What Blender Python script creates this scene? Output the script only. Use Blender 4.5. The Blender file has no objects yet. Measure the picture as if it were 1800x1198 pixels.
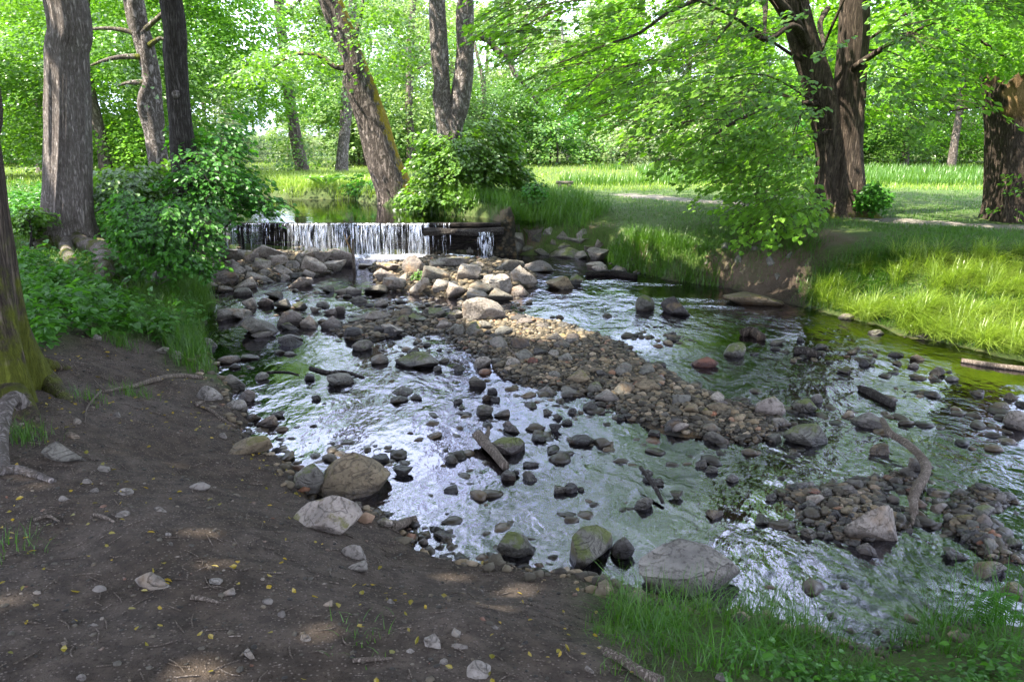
import bpy, math, numpy as np
from mathutils import Vector
# ------------------------------------------------------------------ camera, sky, sun, exposure
SC = bpy.context.scene
COL = SC.collection
R = math.radians
F = 1400.0                       # focal length in photograph pixels (28 mm on a 36 mm frame)
CAM_Z, PITCH = 2.3, R(14.6)
cam = bpy.data.objects.new('camera', bpy.data.cameras.new('camera'))
COL.objects.link(cam)
cam.location = (0, 0, CAM_Z)
cam.rotation_euler = (R(90) - PITCH, 0, 0)
cam.data.lens = 28.0
cam.data.sensor_width = 36.0
cam.data.clip_start = 0.05
cam.data.clip_end = 2000
SC.camera = cam
SUN_EL = R(57)
SUN_AZ = np.array([-1.0, -0.40]); SUN_AZ /= np.linalg.norm(SUN_AZ)
SUN = np.array([SUN_AZ[0]*math.cos(SUN_EL), SUN_AZ[1]*math.cos(SUN_EL), math.sin(SUN_EL)])   # towards the sun
w = bpy.data.worlds.new('World'); SC.world = w; w.use_nodes = True
nt = w.node_tree
sky = nt.nodes.new('ShaderNodeTexSky'); sky.sky_type = 'NISHITA'; sky.sun_disc = False
sky.sun_elevation = SUN_EL
sky.sun_rotation = math.atan2(SUN[0], SUN[1])
sky.dust_density = 3.0; sky.air_density = 1.0
bg = nt.nodes['Background']; bg.inputs['Strength'].default_value = 0.13
# thin bright cloud over the whole dome
tc = nt.nodes.new('ShaderNodeTexCoord'); cn = nt.nodes.new('ShaderNodeTexNoise'); cn.inputs['Scale'].default_value = 2.6; cn.inputs['Detail'].default_value = 6.0
cr = nt.nodes.new('ShaderNodeMapRange'); cr.inputs['From Min'].default_value = .30; cr.inputs['From Max'].default_value = .58
cm = nt.nodes.new('ShaderNodeMixRGB'); cm.inputs['Color2'].default_value = (8.2, 9.1, 12.4, 1)
nt.links.new(tc.outputs['Generated'], cn.inputs['Vector']); nt.links.new(cn.outputs['Fac'], cr.inputs['Value']); nt.links.new(cr.outputs[0], cm.inputs['Fac'])
nt.links.new(sky.outputs[0], cm.inputs['Color1']); nt.links.new(cm.outputs[0], bg.inputs['Color'])
sun = bpy.data.objects.new('sun', bpy.data.lights.new('sun', 'SUN'))
COL.objects.link(sun)
sun.data.energy = 5.0; sun.data.angle = R(0.53); sun.data.color = (1.0, 0.93, 0.83)
sun.rotation_euler = Vector((-SUN[0], -SUN[1], -SUN[2])).to_track_quat('-Z', 'Y').to_euler()
sun.location = (-20, -3, 40)
SC.view_settings.view_transform = 'Standard'
SC.view_settings.look = 'None'
SC.view_settings.exposure = 2.35
SC.view_settings.gamma = 1.0
SC.view_settings.use_curve_mapping = False
cy = SC.cycles
cy.max_bounces = 6; cy.diffuse_bounces = 3; cy.glossy_bounces = 3; cy.transmission_bounces = 4
cy.transparent_max_bounces = 10; cy.caustics_reflective = False; cy.caustics_refractive = False
cy.use_denoising = True
try:
    cy.denoiser = 'OPENIMAGEDENOISE'; cy.denoising_prefilter = 'ACCURATE'
except Exception: pass
cy.sample_clamp_indirect = 6.0

# ------------------------------------------------------------------ helpers: numbers
RNG = np.random.default_rng(7)
FW = np.array([0, math.cos(PITCH), -math.sin(PITCH)]); UPV = np.array([0, math.sin(PITCH), math.cos(PITCH)])
def rays(u, v):
    u = np.atleast_1d(np.asarray(u, float)); v = np.atleast_1d(np.asarray(v, float))
    a = (u-900)/F; b = (599-v)/F
    d = FW[None] + b[:, None]*UPV[None]
    d[:, 0] += a
    return d
def P(u, v, z=0.0):               # photograph pixel -> point on the level z
    d = rays(u, v)[0]; t = (z-CAM_Z)/d[2]
    return np.array([d[0]*t, d[1]*t, z])
def W(u, v, y):                   # photograph pixel -> point at the distance y
    d = rays(u, v)[0]; t = y/d[1]
    return np.array([d[0]*t, y, CAM_Z+d[2]*t])
def pxm(y): return y/F/math.cos(PITCH)   # metres per pixel at distance y (approx.)
def hash2(ix, iy, seed):
    h = (ix.astype(np.int64)*374761393 + iy.astype(np.int64)*668265263 + seed*1442695041) & 0x7fffffff
    h = ((h ^ (h >> 13))*1274126177) & 0x7fffffff
    return ((h ^ (h >> 16)) & 0xffff)/65535.0
def vn(x, y, seed=0):
    x = np.asarray(x, float); y = np.asarray(y, float)
    ix = np.floor(x); iy = np.floor(y); fx = x-ix; fy = y-iy
    fx = fx*fx*(3-2*fx); fy = fy*fy*(3-2*fy)
    a = hash2(ix, iy, seed); b = hash2(ix+1, iy, seed); c = hash2(ix, iy+1, seed); d = hash2(ix+1, iy+1, seed)
    return (a*(1-fx)+b*fx)*(1-fy)+(c*(1-fx)+d*fx)*fy
def fbm(x, y, o=4, seed=0):
    s = 0; a = .5
    for k in range(o):
        s = s + a*(vn(x, y, seed+k*17)-.5); x = np.asarray(x)*2.03+3.1; y = np.asarray(y)*2.03+1.7; a *= .5
    return s
def ss(a, b, x): t = np.clip((x-a)/(b-a), 0, 1); return t*t*(3-2*t)
def seg_dist(px, py, poly, closed=False):
    poly = np.asarray(poly, float); n = len(poly); best = np.full(px.shape, 1e9)
    for i in range(n if closed else n-1):
        a = poly[i]; b = poly[(i+1) % n]; e = b-a; L = max(e@e, 1e-9)
        t = np.clip(((px-a[0])*e[0]+(py-a[1])*e[1])/L, 0, 1)
        best = np.minimum(best, np.hypot(px-a[0]-t*e[0], py-a[1]-t*e[1]))
    return best
def inside(px, py, poly):
    poly = np.asarray(poly, float); c = np.zeros(px.shape, bool); n = len(poly)
    for i in range(n):
        x1, y1 = poly[i]; x2, y2 = poly[(i+1) % n]
        if y1 == y2: continue
        c ^= ((y1 > py) != (y2 > py)) & (px < (x2-x1)*(py-y1)/(y2-y1)+x1)
    return c
def sdist(px, py, poly):          # negative inside
    d = seg_dist(px, py, poly, True); return np.where(inside(px, py, poly), -d, d)
def wpoly(pts, z=0.0): return np.array([P(u, v, z)[:2] for u, v in pts])

# ------------------------------------------------------------------ the lie of the land
WEIR_Y = 15.45
LEFT_PX = [(392, 452), (372, 490), (385, 530), (350, 575), (372, 630), (392, 690), (425, 745), (470, 795), (530, 852), (640, 905),
           (745, 945), (800, 985), (880, 1003), (1000, 1025), (1075, 1050), (1130, 1075), (1310, 1075), (1430, 1130), (1520, 1150), (1640, 1105), (1810, 1110)]
RIGHT_PX = [(1810, 640), (1640, 602), (1500, 562), (1420, 543), (1300, 512), (1180, 492), (1090, 472), (1060, 450), (900, 446)]
LEFT = np.vstack([wpoly(LEFT_PX), [[6.0, 2.2], [14, -2.5], [60, -14]]])
RIGHT = np.vstack([[[60, -6], [14, 2.6], [8.5, 6.2]], wpoly(RIGHT_PX)])
STREAM = np.vstack([LEFT, RIGHT])
POND_Z = 0.62
POND_PX = [(395, 389), (425, 368), (452, 356), (500, 351), (560, 350), (625, 352), (680, 362), (735, 372), (860, 384), (885, 392)]
POND = np.vstack([wpoly(POND_PX, POND_Z), [[-0.2, WEIR_Y+.05], [-6.2, WEIR_Y+.05]]])
POND = np.vstack([[[-6.4, WEIR_Y+.1]], POND[1:2], [[-9.5, 21.5], [-13, 27], [-10.5, 29]], POND[3:-2], [[-0.2, WEIR_Y+.1]]])
BAR = wpoly([(770, 575), (840, 545), (930, 552), (1075, 590), (1190, 650), (1330, 712), (1400, 765), (1330, 790), (1180, 760), (1010, 705), (880, 662), (800, 622)])
PILE = wpoly([(640, 470), (760, 452), (920, 462), (945, 500), (900, 525), (780, 520), (660, 512)])
LPILE = wpoly([(372, 455), (480, 440), (620, 452), (600, 478), (520, 490), (440, 500), (372, 510)])
SPIT = wpoly([(1340, 860), (1470, 830), (1600, 800), (1640, 850), (1600, 940), (1500, 955), (1400, 925)])
SPIT2 = wpoly([(1650, 880), (1720, 850), (1810, 880), (1810, 990), (1740, 985), (1670, 930)])
MIDST = wpoly([(600, 560), (700, 545), (780, 560), (800, 590), (720, 590), (640, 600), (560, 585)])
def land(x, y):
    x = np.asarray(x, float); y = np.asarray(y, float)
    sd = sdist(x, y, STREAM)+.42*fbm(x*2.2, y*2.2, 4, 15)*(y < 13)
    dl = seg_dist(x, y, LEFT); dr = seg_dist(x, y, RIGHT)
    right = ss(-.4, .4, dl-dr)
    o = np.maximum(sd, 0)
    lowsoil = np.exp(-((x-4.1)**2+(y-10.6)**2)/1.3)      # the trodden access on the far bank
    hl = .10*ss(0, .15, o)+.42*ss(0, 1.5, o)+.18*ss(1, 4, o)+.25*ss(4, 9, o)
    hr = (.50*ss(0, .35+1.3*lowsoil, o)+.30*ss(.1, 1.6, o))
    tuss = ss(3.0, 4.2, x)*ss(11.0, 9.6, y)
    hr = hr*(1-tuss)+tuss*(.42*ss(0, 1.3, o)+.38*ss(.8, 2.8, o))
    h = hl*(1-right)+hr*right
    h = h+.12*fbm(x*.35, y*.35, 3, 3)*ss(0, 2, o)+.05*fbm(x*1.7, y*1.7, 3, 9)*ss(0, .6, o)+.045*fbm(x*5, y*5, 3, 5)*ss(.0, .3, o)
    bed = -.16*ss(0, .5, -sd)-.02+.06*fbm(x*1.2, y*1.2, 3, 21)
    for poly, amp in ((BAR, .03), (PILE, .10), (LPILE, .12), (SPIT, .025), (SPIT2, .025), (MIDST, .01)):
        s2 = sdist(x, y, poly)+.7*fbm(x*1.6, y*1.6, 3, 71)
        bed = np.maximum(bed, -.22+(.24+amp*.5)*ss(.45, -.25, s2)+amp*.5*ss(0, -.9, s2)+.05*fbm(x*2.5, y*2.5, 3, 31))
    h = np.where(sd < 0, bed, h)
    up = ss(WEIR_Y-.1, WEIR_Y+.25, y)
    sp = sdist(x, y, POND)
    basin = .22+.70*ss(-.35, .25, sp)
    h = np.where((y > WEIR_Y) & (sp < .25), basin*up+h*(1-up), h)
    # meadow and far rise
    far = ss(22, 34, y)
    h = h*(1-far)+far*(.75+.12*fbm(x*.2, y*.2, 3, 41))
    pit = (sp < .25) & (y > 22)
    h = np.where(pit, np.minimum(h, basin), h)
    az = x/np.maximum(y, 1.0)
    h = h+ss(46, 130, np.hypot(x*.8, y))*4.0*(1-ss(-.42, -.36, az)*ss(-.16, -.22, az)*(y > 0))
    return h
def axis(lo, hi, step, far, growth=1.16):
    a = list(np.arange(lo, hi, step)); s = step; x = a[-1]
    while x < far: s *= growth; x += s; a.append(x)
    s = step; x = a[0]; b = []
    while x > -far: s *= growth; x -= s; b.append(x)
    return np.array(b[::-1]+a)
gx = axis(-8.5, 9.5, .075, 420); gy = axis(1.2, 17, .075, 420)
XX, YY = np.meshgrid(gx, gy); HX = land(XX.ravel(), YY.ravel()); HG = HX.reshape(XX.shape)
def H(x, y):                      # the same land, read off its grid
    x = np.asarray(x, float); y = np.asarray(y, float)
    i = np.clip(np.searchsorted(gx, x)-1, 0, len(gx)-2); j = np.clip(np.searchsorted(gy, y)-1, 0, len(gy)-2)
    fx = np.clip((x-gx[i])/(gx[i+1]-gx[i]), 0, 1); fy = np.clip((y-gy[j])/(gy[j+1]-gy[j]), 0, 1)
    return (HG[j, i]*(1-fx)+HG[j, i+1]*fx)*(1-fy)+(HG[j+1, i]*(1-fx)+HG[j+1, i+1]*fx)*fy
def G(u, v, tmax=90):             # photograph pixels -> points on the land
    d = rays(u, v); n = len(d)
    ts = np.concatenate([np.linspace(1.5, 20, 150), np.linspace(20.2, tmax, 120)])
    X = d[:, 0:1]*ts; Y = d[:, 1:2]*ts; Z = CAM_Z+d[:, 2:3]*ts
    below = Z < H(X.ravel(), Y.ravel()).reshape(X.shape)
    k = np.where(below.any(1), below.argmax(1), len(ts)-1); k = np.maximum(k, 1)
    a = ts[k-1]; b = ts[k]
    for _ in range(7):
        m = (a+b)/2; bl = CAM_Z+d[:, 2]*m < H(d[:, 0]*m, d[:, 1]*m)
        b = np.where(bl, m, b); a = np.where(bl, a, m)
    m = (a+b)/2
    return np.stack([d[:, 0]*m, d[:, 1]*m, H(d[:, 0]*m, d[:, 1]*m)], 1)
def G1(u, v): return G([u], [v])[0]
def gpoly(pts): return G([p[0] for p in pts], [p[1] for p in pts])[:, :2]

SOIL = np.vstack([[[-6.5, 1.0]], gpoly([(-250, 800), (-60, 640), (60, 615), (190, 585), (300, 600), (335, 660)]), wpoly([(440, 690), (600, 760), (760, 860), (900, 960), (1065, 1005)]),
                  gpoly([(1062, 1062), (1050, 1120), (1130, 1190)]), [[.9, 1.0]]])
# ------------------------------------------------------------------ helpers: objects
def mesh(name, verts, faces, mats, smooth=True, attrs=None, fmat=None):
    me = bpy.data.meshes.new(name)
    if not isinstance(faces, (list, tuple)): faces = [faces]
    faces = [np.asarray(f, np.int32) for f in faces if len(f)]
    verts = np.ascontiguousarray(verts, dtype=np.float32)
    me.vertices.add(len(verts)); me.vertices.foreach_set('co', verts.ravel())
    loops = np.concatenate([f.ravel() for f in faces]); tot = np.concatenate([np.full(len(f), f.shape[1], np.int32) for f in faces])
    st = np.concatenate([[0], np.cumsum(tot)[:-1]]).astype(np.int32)
    me.loops.add(len(loops)); me.loops.foreach_set('vertex_index', loops)
    me.polygons.add(len(tot)); me.polygons.foreach_set('loop_start', st)
    try: me.polygons.foreach_set('loop_total', tot)
    except Exception: pass
    if not isinstance(mats, (list, tuple)): mats = [mats]
    for m in mats: me.materials.append(m)
    if fmat is not None: me.polygons.foreach_set('material_index', np.asarray(fmat, np.int32))
    me.update(calc_edges=True)
    me.polygons.foreach_set('use_smooth', np.full(len(tot), smooth))
    for k, val in (attrs or {}).items():
        a = me.attributes.new(k, 'FLOAT', 'POINT'); a.data.foreach_set('value', np.asarray(val, np.float32))
    me.validate()
    return me
def obj(name, me, parent=None, kind=None, loc=None):
    o = bpy.data.objects.new(name, me); COL.objects.link(o)
    if parent is not None: o.parent = parent
    if kind: o['kind'] = kind
    if loc is not None: o.location = loc
    return o
def tag(o, label, cat, group=None):
    o['label'] = label; o['category'] = cat
    if group: o['group'] = group
    return o
def thing(name, label, cat, loc=(0, 0, 0), group=None, rz=0.0):
    o = bpy.data.objects.new(name, None); COL.objects.link(o)
    o.location = tuple(float(c) for c in loc); o.rotation_euler = (0, 0, rz); o.empty_display_size = .2
    return tag(o, label, cat, group)
def norm(a): return a/np.maximum(np.linalg.norm(a, axis=-1, keepdims=True), 1e-9)

# ------------------------------------------------------------------ materials
class N:
    def __init__(s, name):
        s.m = bpy.data.materials.new(name); s.m.use_nodes = True; s.t = s.m.node_tree; s.t.nodes.clear()
        s.out = s.t.nodes.new('ShaderNodeOutputMaterial')
    def n(s, typ, ins=None, **kw):
        x = s.t.nodes.new('ShaderNode'+typ)
        for k, v in kw.items(): setattr(x, k, v)
        for k, v in (ins or {}).items(): s.set(x, k, v)
        return x
    def set(s, x, k, v):
        i = x.inputs[k]
        if isinstance(v, bpy.types.NodeSocket): s.t.links.new(v, i)
        elif isinstance(v, bpy.types.Node): s.t.links.new(v.outputs[0], i)
        else:
            if hasattr(i.default_value, '__len__') and len(i.default_value) == 4 and len(v) == 3: v = (*v, 1)
            i.default_value = v
    def mix(s, f, a, b, typ='MIX'):
        x = s.n('MixRGB', {'Fac': f, 'Color1': a, 'Color2': b}, blend_type=typ); return x.outputs[0]
    def math(s, op, a, b=0.0, c=None):
        x = s.n('Math', {0: a, 1: b}, operation=op)
        if c is not None: s.set(x, 2, c)
        return x.outputs[0]
    def noise(s, scale, detail=4, rough=.55, vec=None, dist=0):
        x = s.n('TexNoise', {'Scale': scale, 'Detail': detail, 'Roughness': rough, 'Distortion': dist})
        if vec is not None: s.set(x, 'Vector', vec)
        return x.outputs['Fac']
    def ramp(s, f, stops):
        x = s.n('ValToRGB', {'Fac': f}); e = x.color_ramp.elements
        while len(e) < len(stops): e.new(.5)
        for el, (p, c) in zip(e, stops): el.position = p; el.color = (*c, 1) if len(c) == 3 else c
        return x.outputs[0]
    def step(s, f, a, b):
        x = s.n('MapRange', {'Value': f, 'From Min': a, 'From Max': b}, interpolation_type='SMOOTHSTEP'); return x.outputs[0]
    def attr(s, name): return s.n('Attribute', attribute_name=name).outputs['Fac']
    def pos(s): return s.n('NewGeometry').outputs['Position']
    def objco(s): return s.n('TexCoord').outputs['Object']
    def scale(s, v, xyz, rot=(0, 0, 0)):
        return s.n('Mapping', {'Vector': v, 'Scale': xyz, 'Rotation': rot}).outputs[0]
    def bump(s, h, strength=.5, dist=.02, normal=None):
        x = s.n('Bump', {'Height': h, 'Strength': strength, 'Distance': dist})
        if normal is not None: s.set(x, 'Normal', normal)
        return x.outputs[0]
    def pbr(s, color, rough=.8, normal=None, spec=.3):
        x = s.n('BsdfPrincipled', {'Base Color': color, 'Roughness': rough, 'Specular IOR Level': spec})
        if normal is not None: s.set(x, 'Normal', normal)
        s.t.links.new(x.outputs[0], s.out.inputs[0]); return s.m
    def surf(s, x): s.t.links.new(x.outputs[0], s.out.inputs[0]); return s.m
def leaf_mat(name, dark, light, trans=.45, gloss=.05, tcol=None):
    k = N(name); r = k.attr('rnd'); oi = k.n('ObjectInfo').outputs['Random']
    c = k.mix(r, dark, light)
    c = k.mix(k.math('MULTIPLY', oi, .35), c, k.mix(.5, c, (light[0]*1.15, light[1]*.9, light[2]*.6)))
    tc = k.mix(1.0, c, tcol or (1.25, 1.35, .55), 'MULTIPLY')
    d = k.n('BsdfDiffuse', {'Color': c}); t = k.n('BsdfTranslucent', {'Color': tc})
    m = k.n('MixShader', {0: trans, 1: d.outputs[0], 2: t.outputs[0]})
    g = k.n('BsdfGlossy', {'Color': (1, 1, 1), 'Roughness': .38})
    return k.surf(k.n('MixShader', {0: gloss, 1: m.outputs[0], 2: g.outputs[0]}))
def bark_mat(name, dark, light, moss=(.085, .095, .012), ridge=(9, 9, 1.3), depth=.02, mossy=1.0):
    k = N(name); v = k.scale(k.objco(), ridge)
    n1 = k.noise(2.2, 6, .62, v, .6); n2 = k.noise(9, 3, .6, k.objco())
    furrow = k.math('ABSOLUTE', k.math('SUBTRACT', n1, .5))
    f = k.step(furrow, 0.0, .14)
    c = k.mix(f, dark, light)
    c = k.mix(k.step(n2, .35, .75), k.mix(1.0, c, (.72, .7, .68), 'MULTIPLY'), c)
    mk = k.math('MULTIPLY', k.step(k.math('ADD', k.attr('moss'), k.math('MULTIPLY', k.math('SUBTRACT', k.noise(5, 5, .65, k.objco()), .5), 1.5)), .42, .72), mossy)
    mc = k.mix(k.noise(22, 4, .6, k.objco()), tuple(x*.55 for x in moss), tuple(x*1.6 for x in moss))
    c = k.mix(mk, c, mc)
    b = k.bump(k.math('ADD', f, k.math('MULTIPLY', k.noise(40, 4, .7, k.objco()), .5)), .9, depth)
    return k.pbr(c, .9, b, .15)

def rock_mat(name, cols, moss=0.0, mosscol=(.07, .085, .015), wetline=True, warm=None):
    k = N(name); oi = k.n('ObjectInfo').outputs['Random']; oc = k.objco()
    off = k.n('CombineXYZ', {0: k.math('MULTIPLY', oi, 37.0), 1: k.math('MULTIPLY', oi, 91.0), 2: k.math('MULTIPLY', oi, 13.0)}).outputs[0]
    v = k.n('VectorMath', {0: k.pos(), 1: off}, operation='ADD').outputs[0]
    c = k.ramp(oi, [(i/max(1, len(cols)-1), tuple(q*.85 for q in c)) for i, c in enumerate(cols)])
    n1 = k.noise(5, 6, .65, v); n2 = k.noise(34, 5, .65, v)
    c = k.mix(k.step(n1, .3, .7), k.mix(1, c, (.6, .58, .55), 'MULTIPLY'), k.mix(1, c, (1.2, 1.17, 1.1), 'MULTIPLY'))
    c = k.mix(k.step(n2, .5, .62), c, k.mix(1, c, (.55, .53, .5), 'MULTIPLY'))
    vein = k.step(k.math('ABSOLUTE', k.math('SUBTRACT', k.noise(3.2, 3, .5, k.scale(v, (1, 1, 2.6), (.5, .3, .8)), 1.0), .5)), .0, .018)
    c = k.mix(vein, k.mix(.45, c, (.06, .05, .04)), c)
    c = k.mix(k.math('MULTIPLY', k.step(k.noise(3, 4, .6, v), .55, .72), .5), c, (.24, .15, .07))
    nz = k.n('SeparateXYZ', {0: k.n('NewGeometry').outputs['Normal']}).outputs[2]
    if moss > 0:
        f = k.step(k.math('ADD', k.math('MULTIPLY', nz, .35), k.math('MULTIPLY', k.math('SUBTRACT', k.noise(6, 6, .7, v), .5), 1.9)), .5-moss*.6, .75-moss*.6)
        c = k.mix(k.math('MULTIPLY', f, .88), c, k.mix(k.noise(45, 3, .6, v), tuple(x*.5 for x in mosscol), tuple(x*1.7 for x in mosscol)))
    rough = .78
    if wetline:
        pz = k.n('SeparateXYZ', {0: k.pos()}).outputs[2]
        wet = k.step(k.math('ADD', pz, k.math('MULTIPLY', k.math('SUBTRACT', k.noise(7, 3, .5, v), .5), .05)), .085, .03)
        c = k.mix(wet, c, k.mix(1, c, (.38, .36, .34), 'MULTIPLY'))
        rough = k.math('SUBTRACT', .8, k.math('MULTIPLY', wet, .5))
    b = k.bump(k.math('ADD', k.math('MULTIPLY', n1, 1.4), k.math('ADD', k.math('MULTIPLY', n2, .5), k.math('MULTIPLY', vein, .25))), 1.0, .035)
    return k.pbr(c, rough, b, .35)

# ground
def ground_mat():
    k = N('ground_soil_grass'); p = k.pos()
    n1 = k.noise(1.3, 5, .6, p); n2 = k.noise(9, 6, .65, p); n3 = k.noise(60, 5, .7, p); n4 = k.noise(190, 3, .6, p)
    soil = k.mix(k.step(n2, .3, .7), (.045, .035, .026), (.102, .080, .061))
    soil = k.mix(k.step(n1, .4, .62), soil, k.mix(1, soil, (.72, .68, .62), 'MULTIPLY'))
    vo = k.n('TexVoronoi', {'Scale': 75.0, 'Randomness': 1.0, 'Vector': p})
    peb = k.step(vo.outputs['Distance'], .42, .25)
    pc = k.mix(vo.outputs['Color'], (.05, .04, .032), (.22, .18, .145))
    sel = k.step(k.n('SeparateColor', {0: vo.outputs['Color']}).outputs[1], .62, .7)
    soil = k.mix(k.math('MULTIPLY', k.math('MULTIPLY', peb, sel), .85), soil, pc)
    soil = k.mix(k.step(n3, .52, .66), soil, k.mix(1, soil, (.5, .46, .42), 'MULTIPLY'))
    grass = k.mix(n2, (.03, .06, .012), (.085, .13, .028))
    grass = k.mix(k.step(n3, .48, .65), grass, (.055, .045, .025))
    vb = k.n('TexVoronoi', {'Scale': 13.0, 'Vector': k.n('VectorMath', {0: p, 1: k.n('VectorMath', {0: k.n('TexNoise', {'Scale': 4.0, 'Vector': p}).outputs['Color'], 1: (.12, .12, .12)}, operation='MULTIPLY').outputs[0]}, operation='ADD').outputs[0]})
    bed = k.mix(vb.outputs['Color'], (.02, .017, .012), (.10, .082, .055))
    bed = k.mix(k.step(vb.outputs['Distance'], .25, .6), bed, (.02, .018, .014))
    bed = k.mix(k.step(n2, .5, .75), bed, (.11, .07, .03))
    c = k.mix(k.attr('grass'), soil, grass)
    c = k.mix(k.attr('path'), c, k.mix(n3, (.13, .11, .09), (.22, .19, .16)))
    c = k.mix(k.attr('bank'), c, k.mix(n3, (.05, .035, .023), (.17, .12, .085)))
    c = k.mix(k.attr('bed'), c, bed)
    hgt = k.math('ADD', k.math('MULTIPLY', n3, .6), k.math('ADD', k.math('MULTIPLY', n2, 1.2), k.math('MULTIPLY', k.math('MULTIPLY', peb, sel), .35)))
    hgt = k.math('ADD', hgt, k.math('MULTIPLY', n4, .25))
    return k.pbr(c, .92, k.bump(hgt, .9, .03), .15)
M = {}
M['ground'] = ground_mat()
def water_mat(name, scale, strength, tint, stretch=(1, 1, 1), rot=0.0, dist=.06, rough=.03, ior=1.333):
    k = N(name); p = k.pos()
    v = k.scale(p, stretch, (0, 0, rot))
    wob = k.n('VectorMath', {0: v, 1: k.n('VectorMath', {0: k.n('TexNoise', {'Scale': 1.1, 'Detail': 2.0, 'Vector': p}).outputs['Color'], 1: (.35, .35, 0)}, operation='MULTIPLY').outputs[0]}, operation='ADD').outputs[0]
    a = k.noise(scale, 2, .5, wob); b = k.noise(scale*2.7, 3, .55, wob); c = k.noise(scale*.35, 2, .5, wob)
    calm = k.step(k.noise(.55, 2, .5, p), .38, .66)
    h = k.math('ADD', k.math('MULTIPLY', a, 1.0), k.math('ADD', k.math('MULTIPLY', b, .36), k.math('MULTIPLY', c, 1.6)))
    bp = k.n('Bump', {'Height': h, 'Strength': k.math('MULTIPLY', k.math('ADD', k.math('MULTIPLY', calm, .75), .25), strength), 'Distance': dist})
    fr = k.n('Fresnel', {'IOR': ior, 'Normal': bp.outputs[0]})
    tr = k.n('BsdfTransparent', {'Color': tint}); gl = k.n('BsdfGlossy', {'Color': (.93, .91, 1.0), 'Roughness': rough, 'Normal': bp.outputs[0]})
    return k.surf(k.n('MixShader', {0: fr.outputs[0], 1: tr.outputs[0], 2: gl.outputs[0]}))
M['water'] = water_mat('stream_water', 5.4, 1.0, (.30, .27, .20), (1.25, .8, 1), R(35), .026, .02, 2.15)
M['pond'] = water_mat('pond_water', 5.0, .10, (.30, .33, .16), (1, 1.6, 1), 0, .03, .01)
M['bark_linden'] = bark_mat('bark_linden', (.165, .14, .12), (.37, .325, .285), ridge=(13, 13, 2.4), depth=.03)
M['bark_dark'] = bark_mat('bark_dark', (.04, .034, .028), (.11, .098, .086), ridge=(16, 16, 1.8), depth=.03, mossy=.8)
M['bark_grey'] = bark_mat('bark_grey', (.10, .085, .07), (.34, .30, .27), ridge=(6, 6, 3), depth=.025)
M['bark_moss'] = bark_mat('bark_yellow_moss', (.055, .045, .036), (.24, .20, .17), moss=(.20, .15, .008), ridge=(6, 6, 1.6), depth=.03)
M['bark_old'] = bark_mat('bark_old', (.05, .038, .028), (.15, .115, .085), ridge=(12, 12, 1.2), depth=.03)
M['bark_far'] = bark_mat('bark_far', (.08, .065, .052), (.24, .2, .17), ridge=(6, 6, 2), depth=.02, mossy=.3)
M['birch'] = bark_mat('bark_birch', (.28, .25, .22), (.62, .58, .54), ridge=(4, 4, 7), depth=.01, mossy=0)
M['wood_raw'] = bark_mat('wood_raw', (.30, .18, .07), (.62, .42, .20), ridge=(9, 9, .8), depth=.02, mossy=0)
M['wood_dead'] = bark_mat('wood_dead', (.10, .08, .06), (.30, .25, .20), ridge=(30, 30, 4), depth=.006, mossy=.5)
M['wood_wet'] = bark_mat('wood_wet', (.012, .010, .008), (.055, .045, .036), ridge=(3, 30, 30), depth=.02, mossy=.4)
M['leaf_linden'] = leaf_mat('leaf_linden', (.06, .18, .012), (.20, .39, .04), .52, .03)
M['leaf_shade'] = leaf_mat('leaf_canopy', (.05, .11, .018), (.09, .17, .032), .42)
M['leaf_shrub'] = leaf_mat('leaf_shrub', (.022, .10, .010), (.07, .22, .022), .42, .025)
M['leaf_bright'] = leaf_mat('leaf_bright', (.05, .14, .010), (.13, .26, .03), .5)
M['leaf_far'] = leaf_mat('leaf_far', (.085, .17, .035), (.21, .31, .085), .5, .04, (1.15, 1.2, .7))  # leaf colour brightened to stand in for haze over the distance
M['leaf_pale'] = leaf_mat('leaf_pale', (.13, .20, .075), (.27, .34, .16), .48, .04, (1.1, 1.15, .75))  # paleness of the hazy far wood put into the leaf colour
M['leaf_herb'] = leaf_mat('leaf_herb', (.022, .095, .010), (.08, .22, .024), .4, .025)
M['grass'] = leaf_mat('grass_blade', (.025, .085, .006), (.085, .19, .018), .4, .03)
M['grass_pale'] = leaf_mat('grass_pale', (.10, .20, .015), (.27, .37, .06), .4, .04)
M['grass_dark'] = leaf_mat('grass_dark', (.016, .070, .004), (.06, .17, .010), .4, .02)
M['leaf_yellow'] = leaf_mat('leaf_fallen', (.10, .12, .01), (.38, .26, .015), .3, .04, (1, 1, 1))
GREY = [(.11, .108, .09), (.17, .165, .14), (.14, .13, .105), (.21, .20, .17), (.14, .115, .105)]
PALE = [(.32, .295, .26), (.24, .225, .20), (.36, .315, .265), (.24, .205, .185), (.29, .265, .22)]
M['rock_grey'] = rock_mat('rock_grey', GREY)
M['rock_pale'] = rock_mat('rock_pale', PALE)
M['rock_moss'] = rock_mat('rock_mossy', GREY, .55)
M['rock_light_moss'] = rock_mat('rock_light_moss', PALE, .30, (.10, .095, .02))
M['rock_brown'] = rock_mat('rock_brown', [(.20, .16, .10), (.24, .19, .12)], .35, (.10, .09, .02))
M['rock_dark'] = rock_mat('rock_dark', [(.06, .058, .055), (.09, .082, .072), (.05, .045, .042), (.10, .085, .075)], .12)
M['rock_red'] = rock_mat('rock_red', [(.22, .085, .05), (.18, .075, .05)])
M['rock_soil'] = rock_mat('rock_dusty', [(.20, .18, .155), (.27, .245, .215), (.17, .15, .13)], 0, wetline=False)
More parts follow.
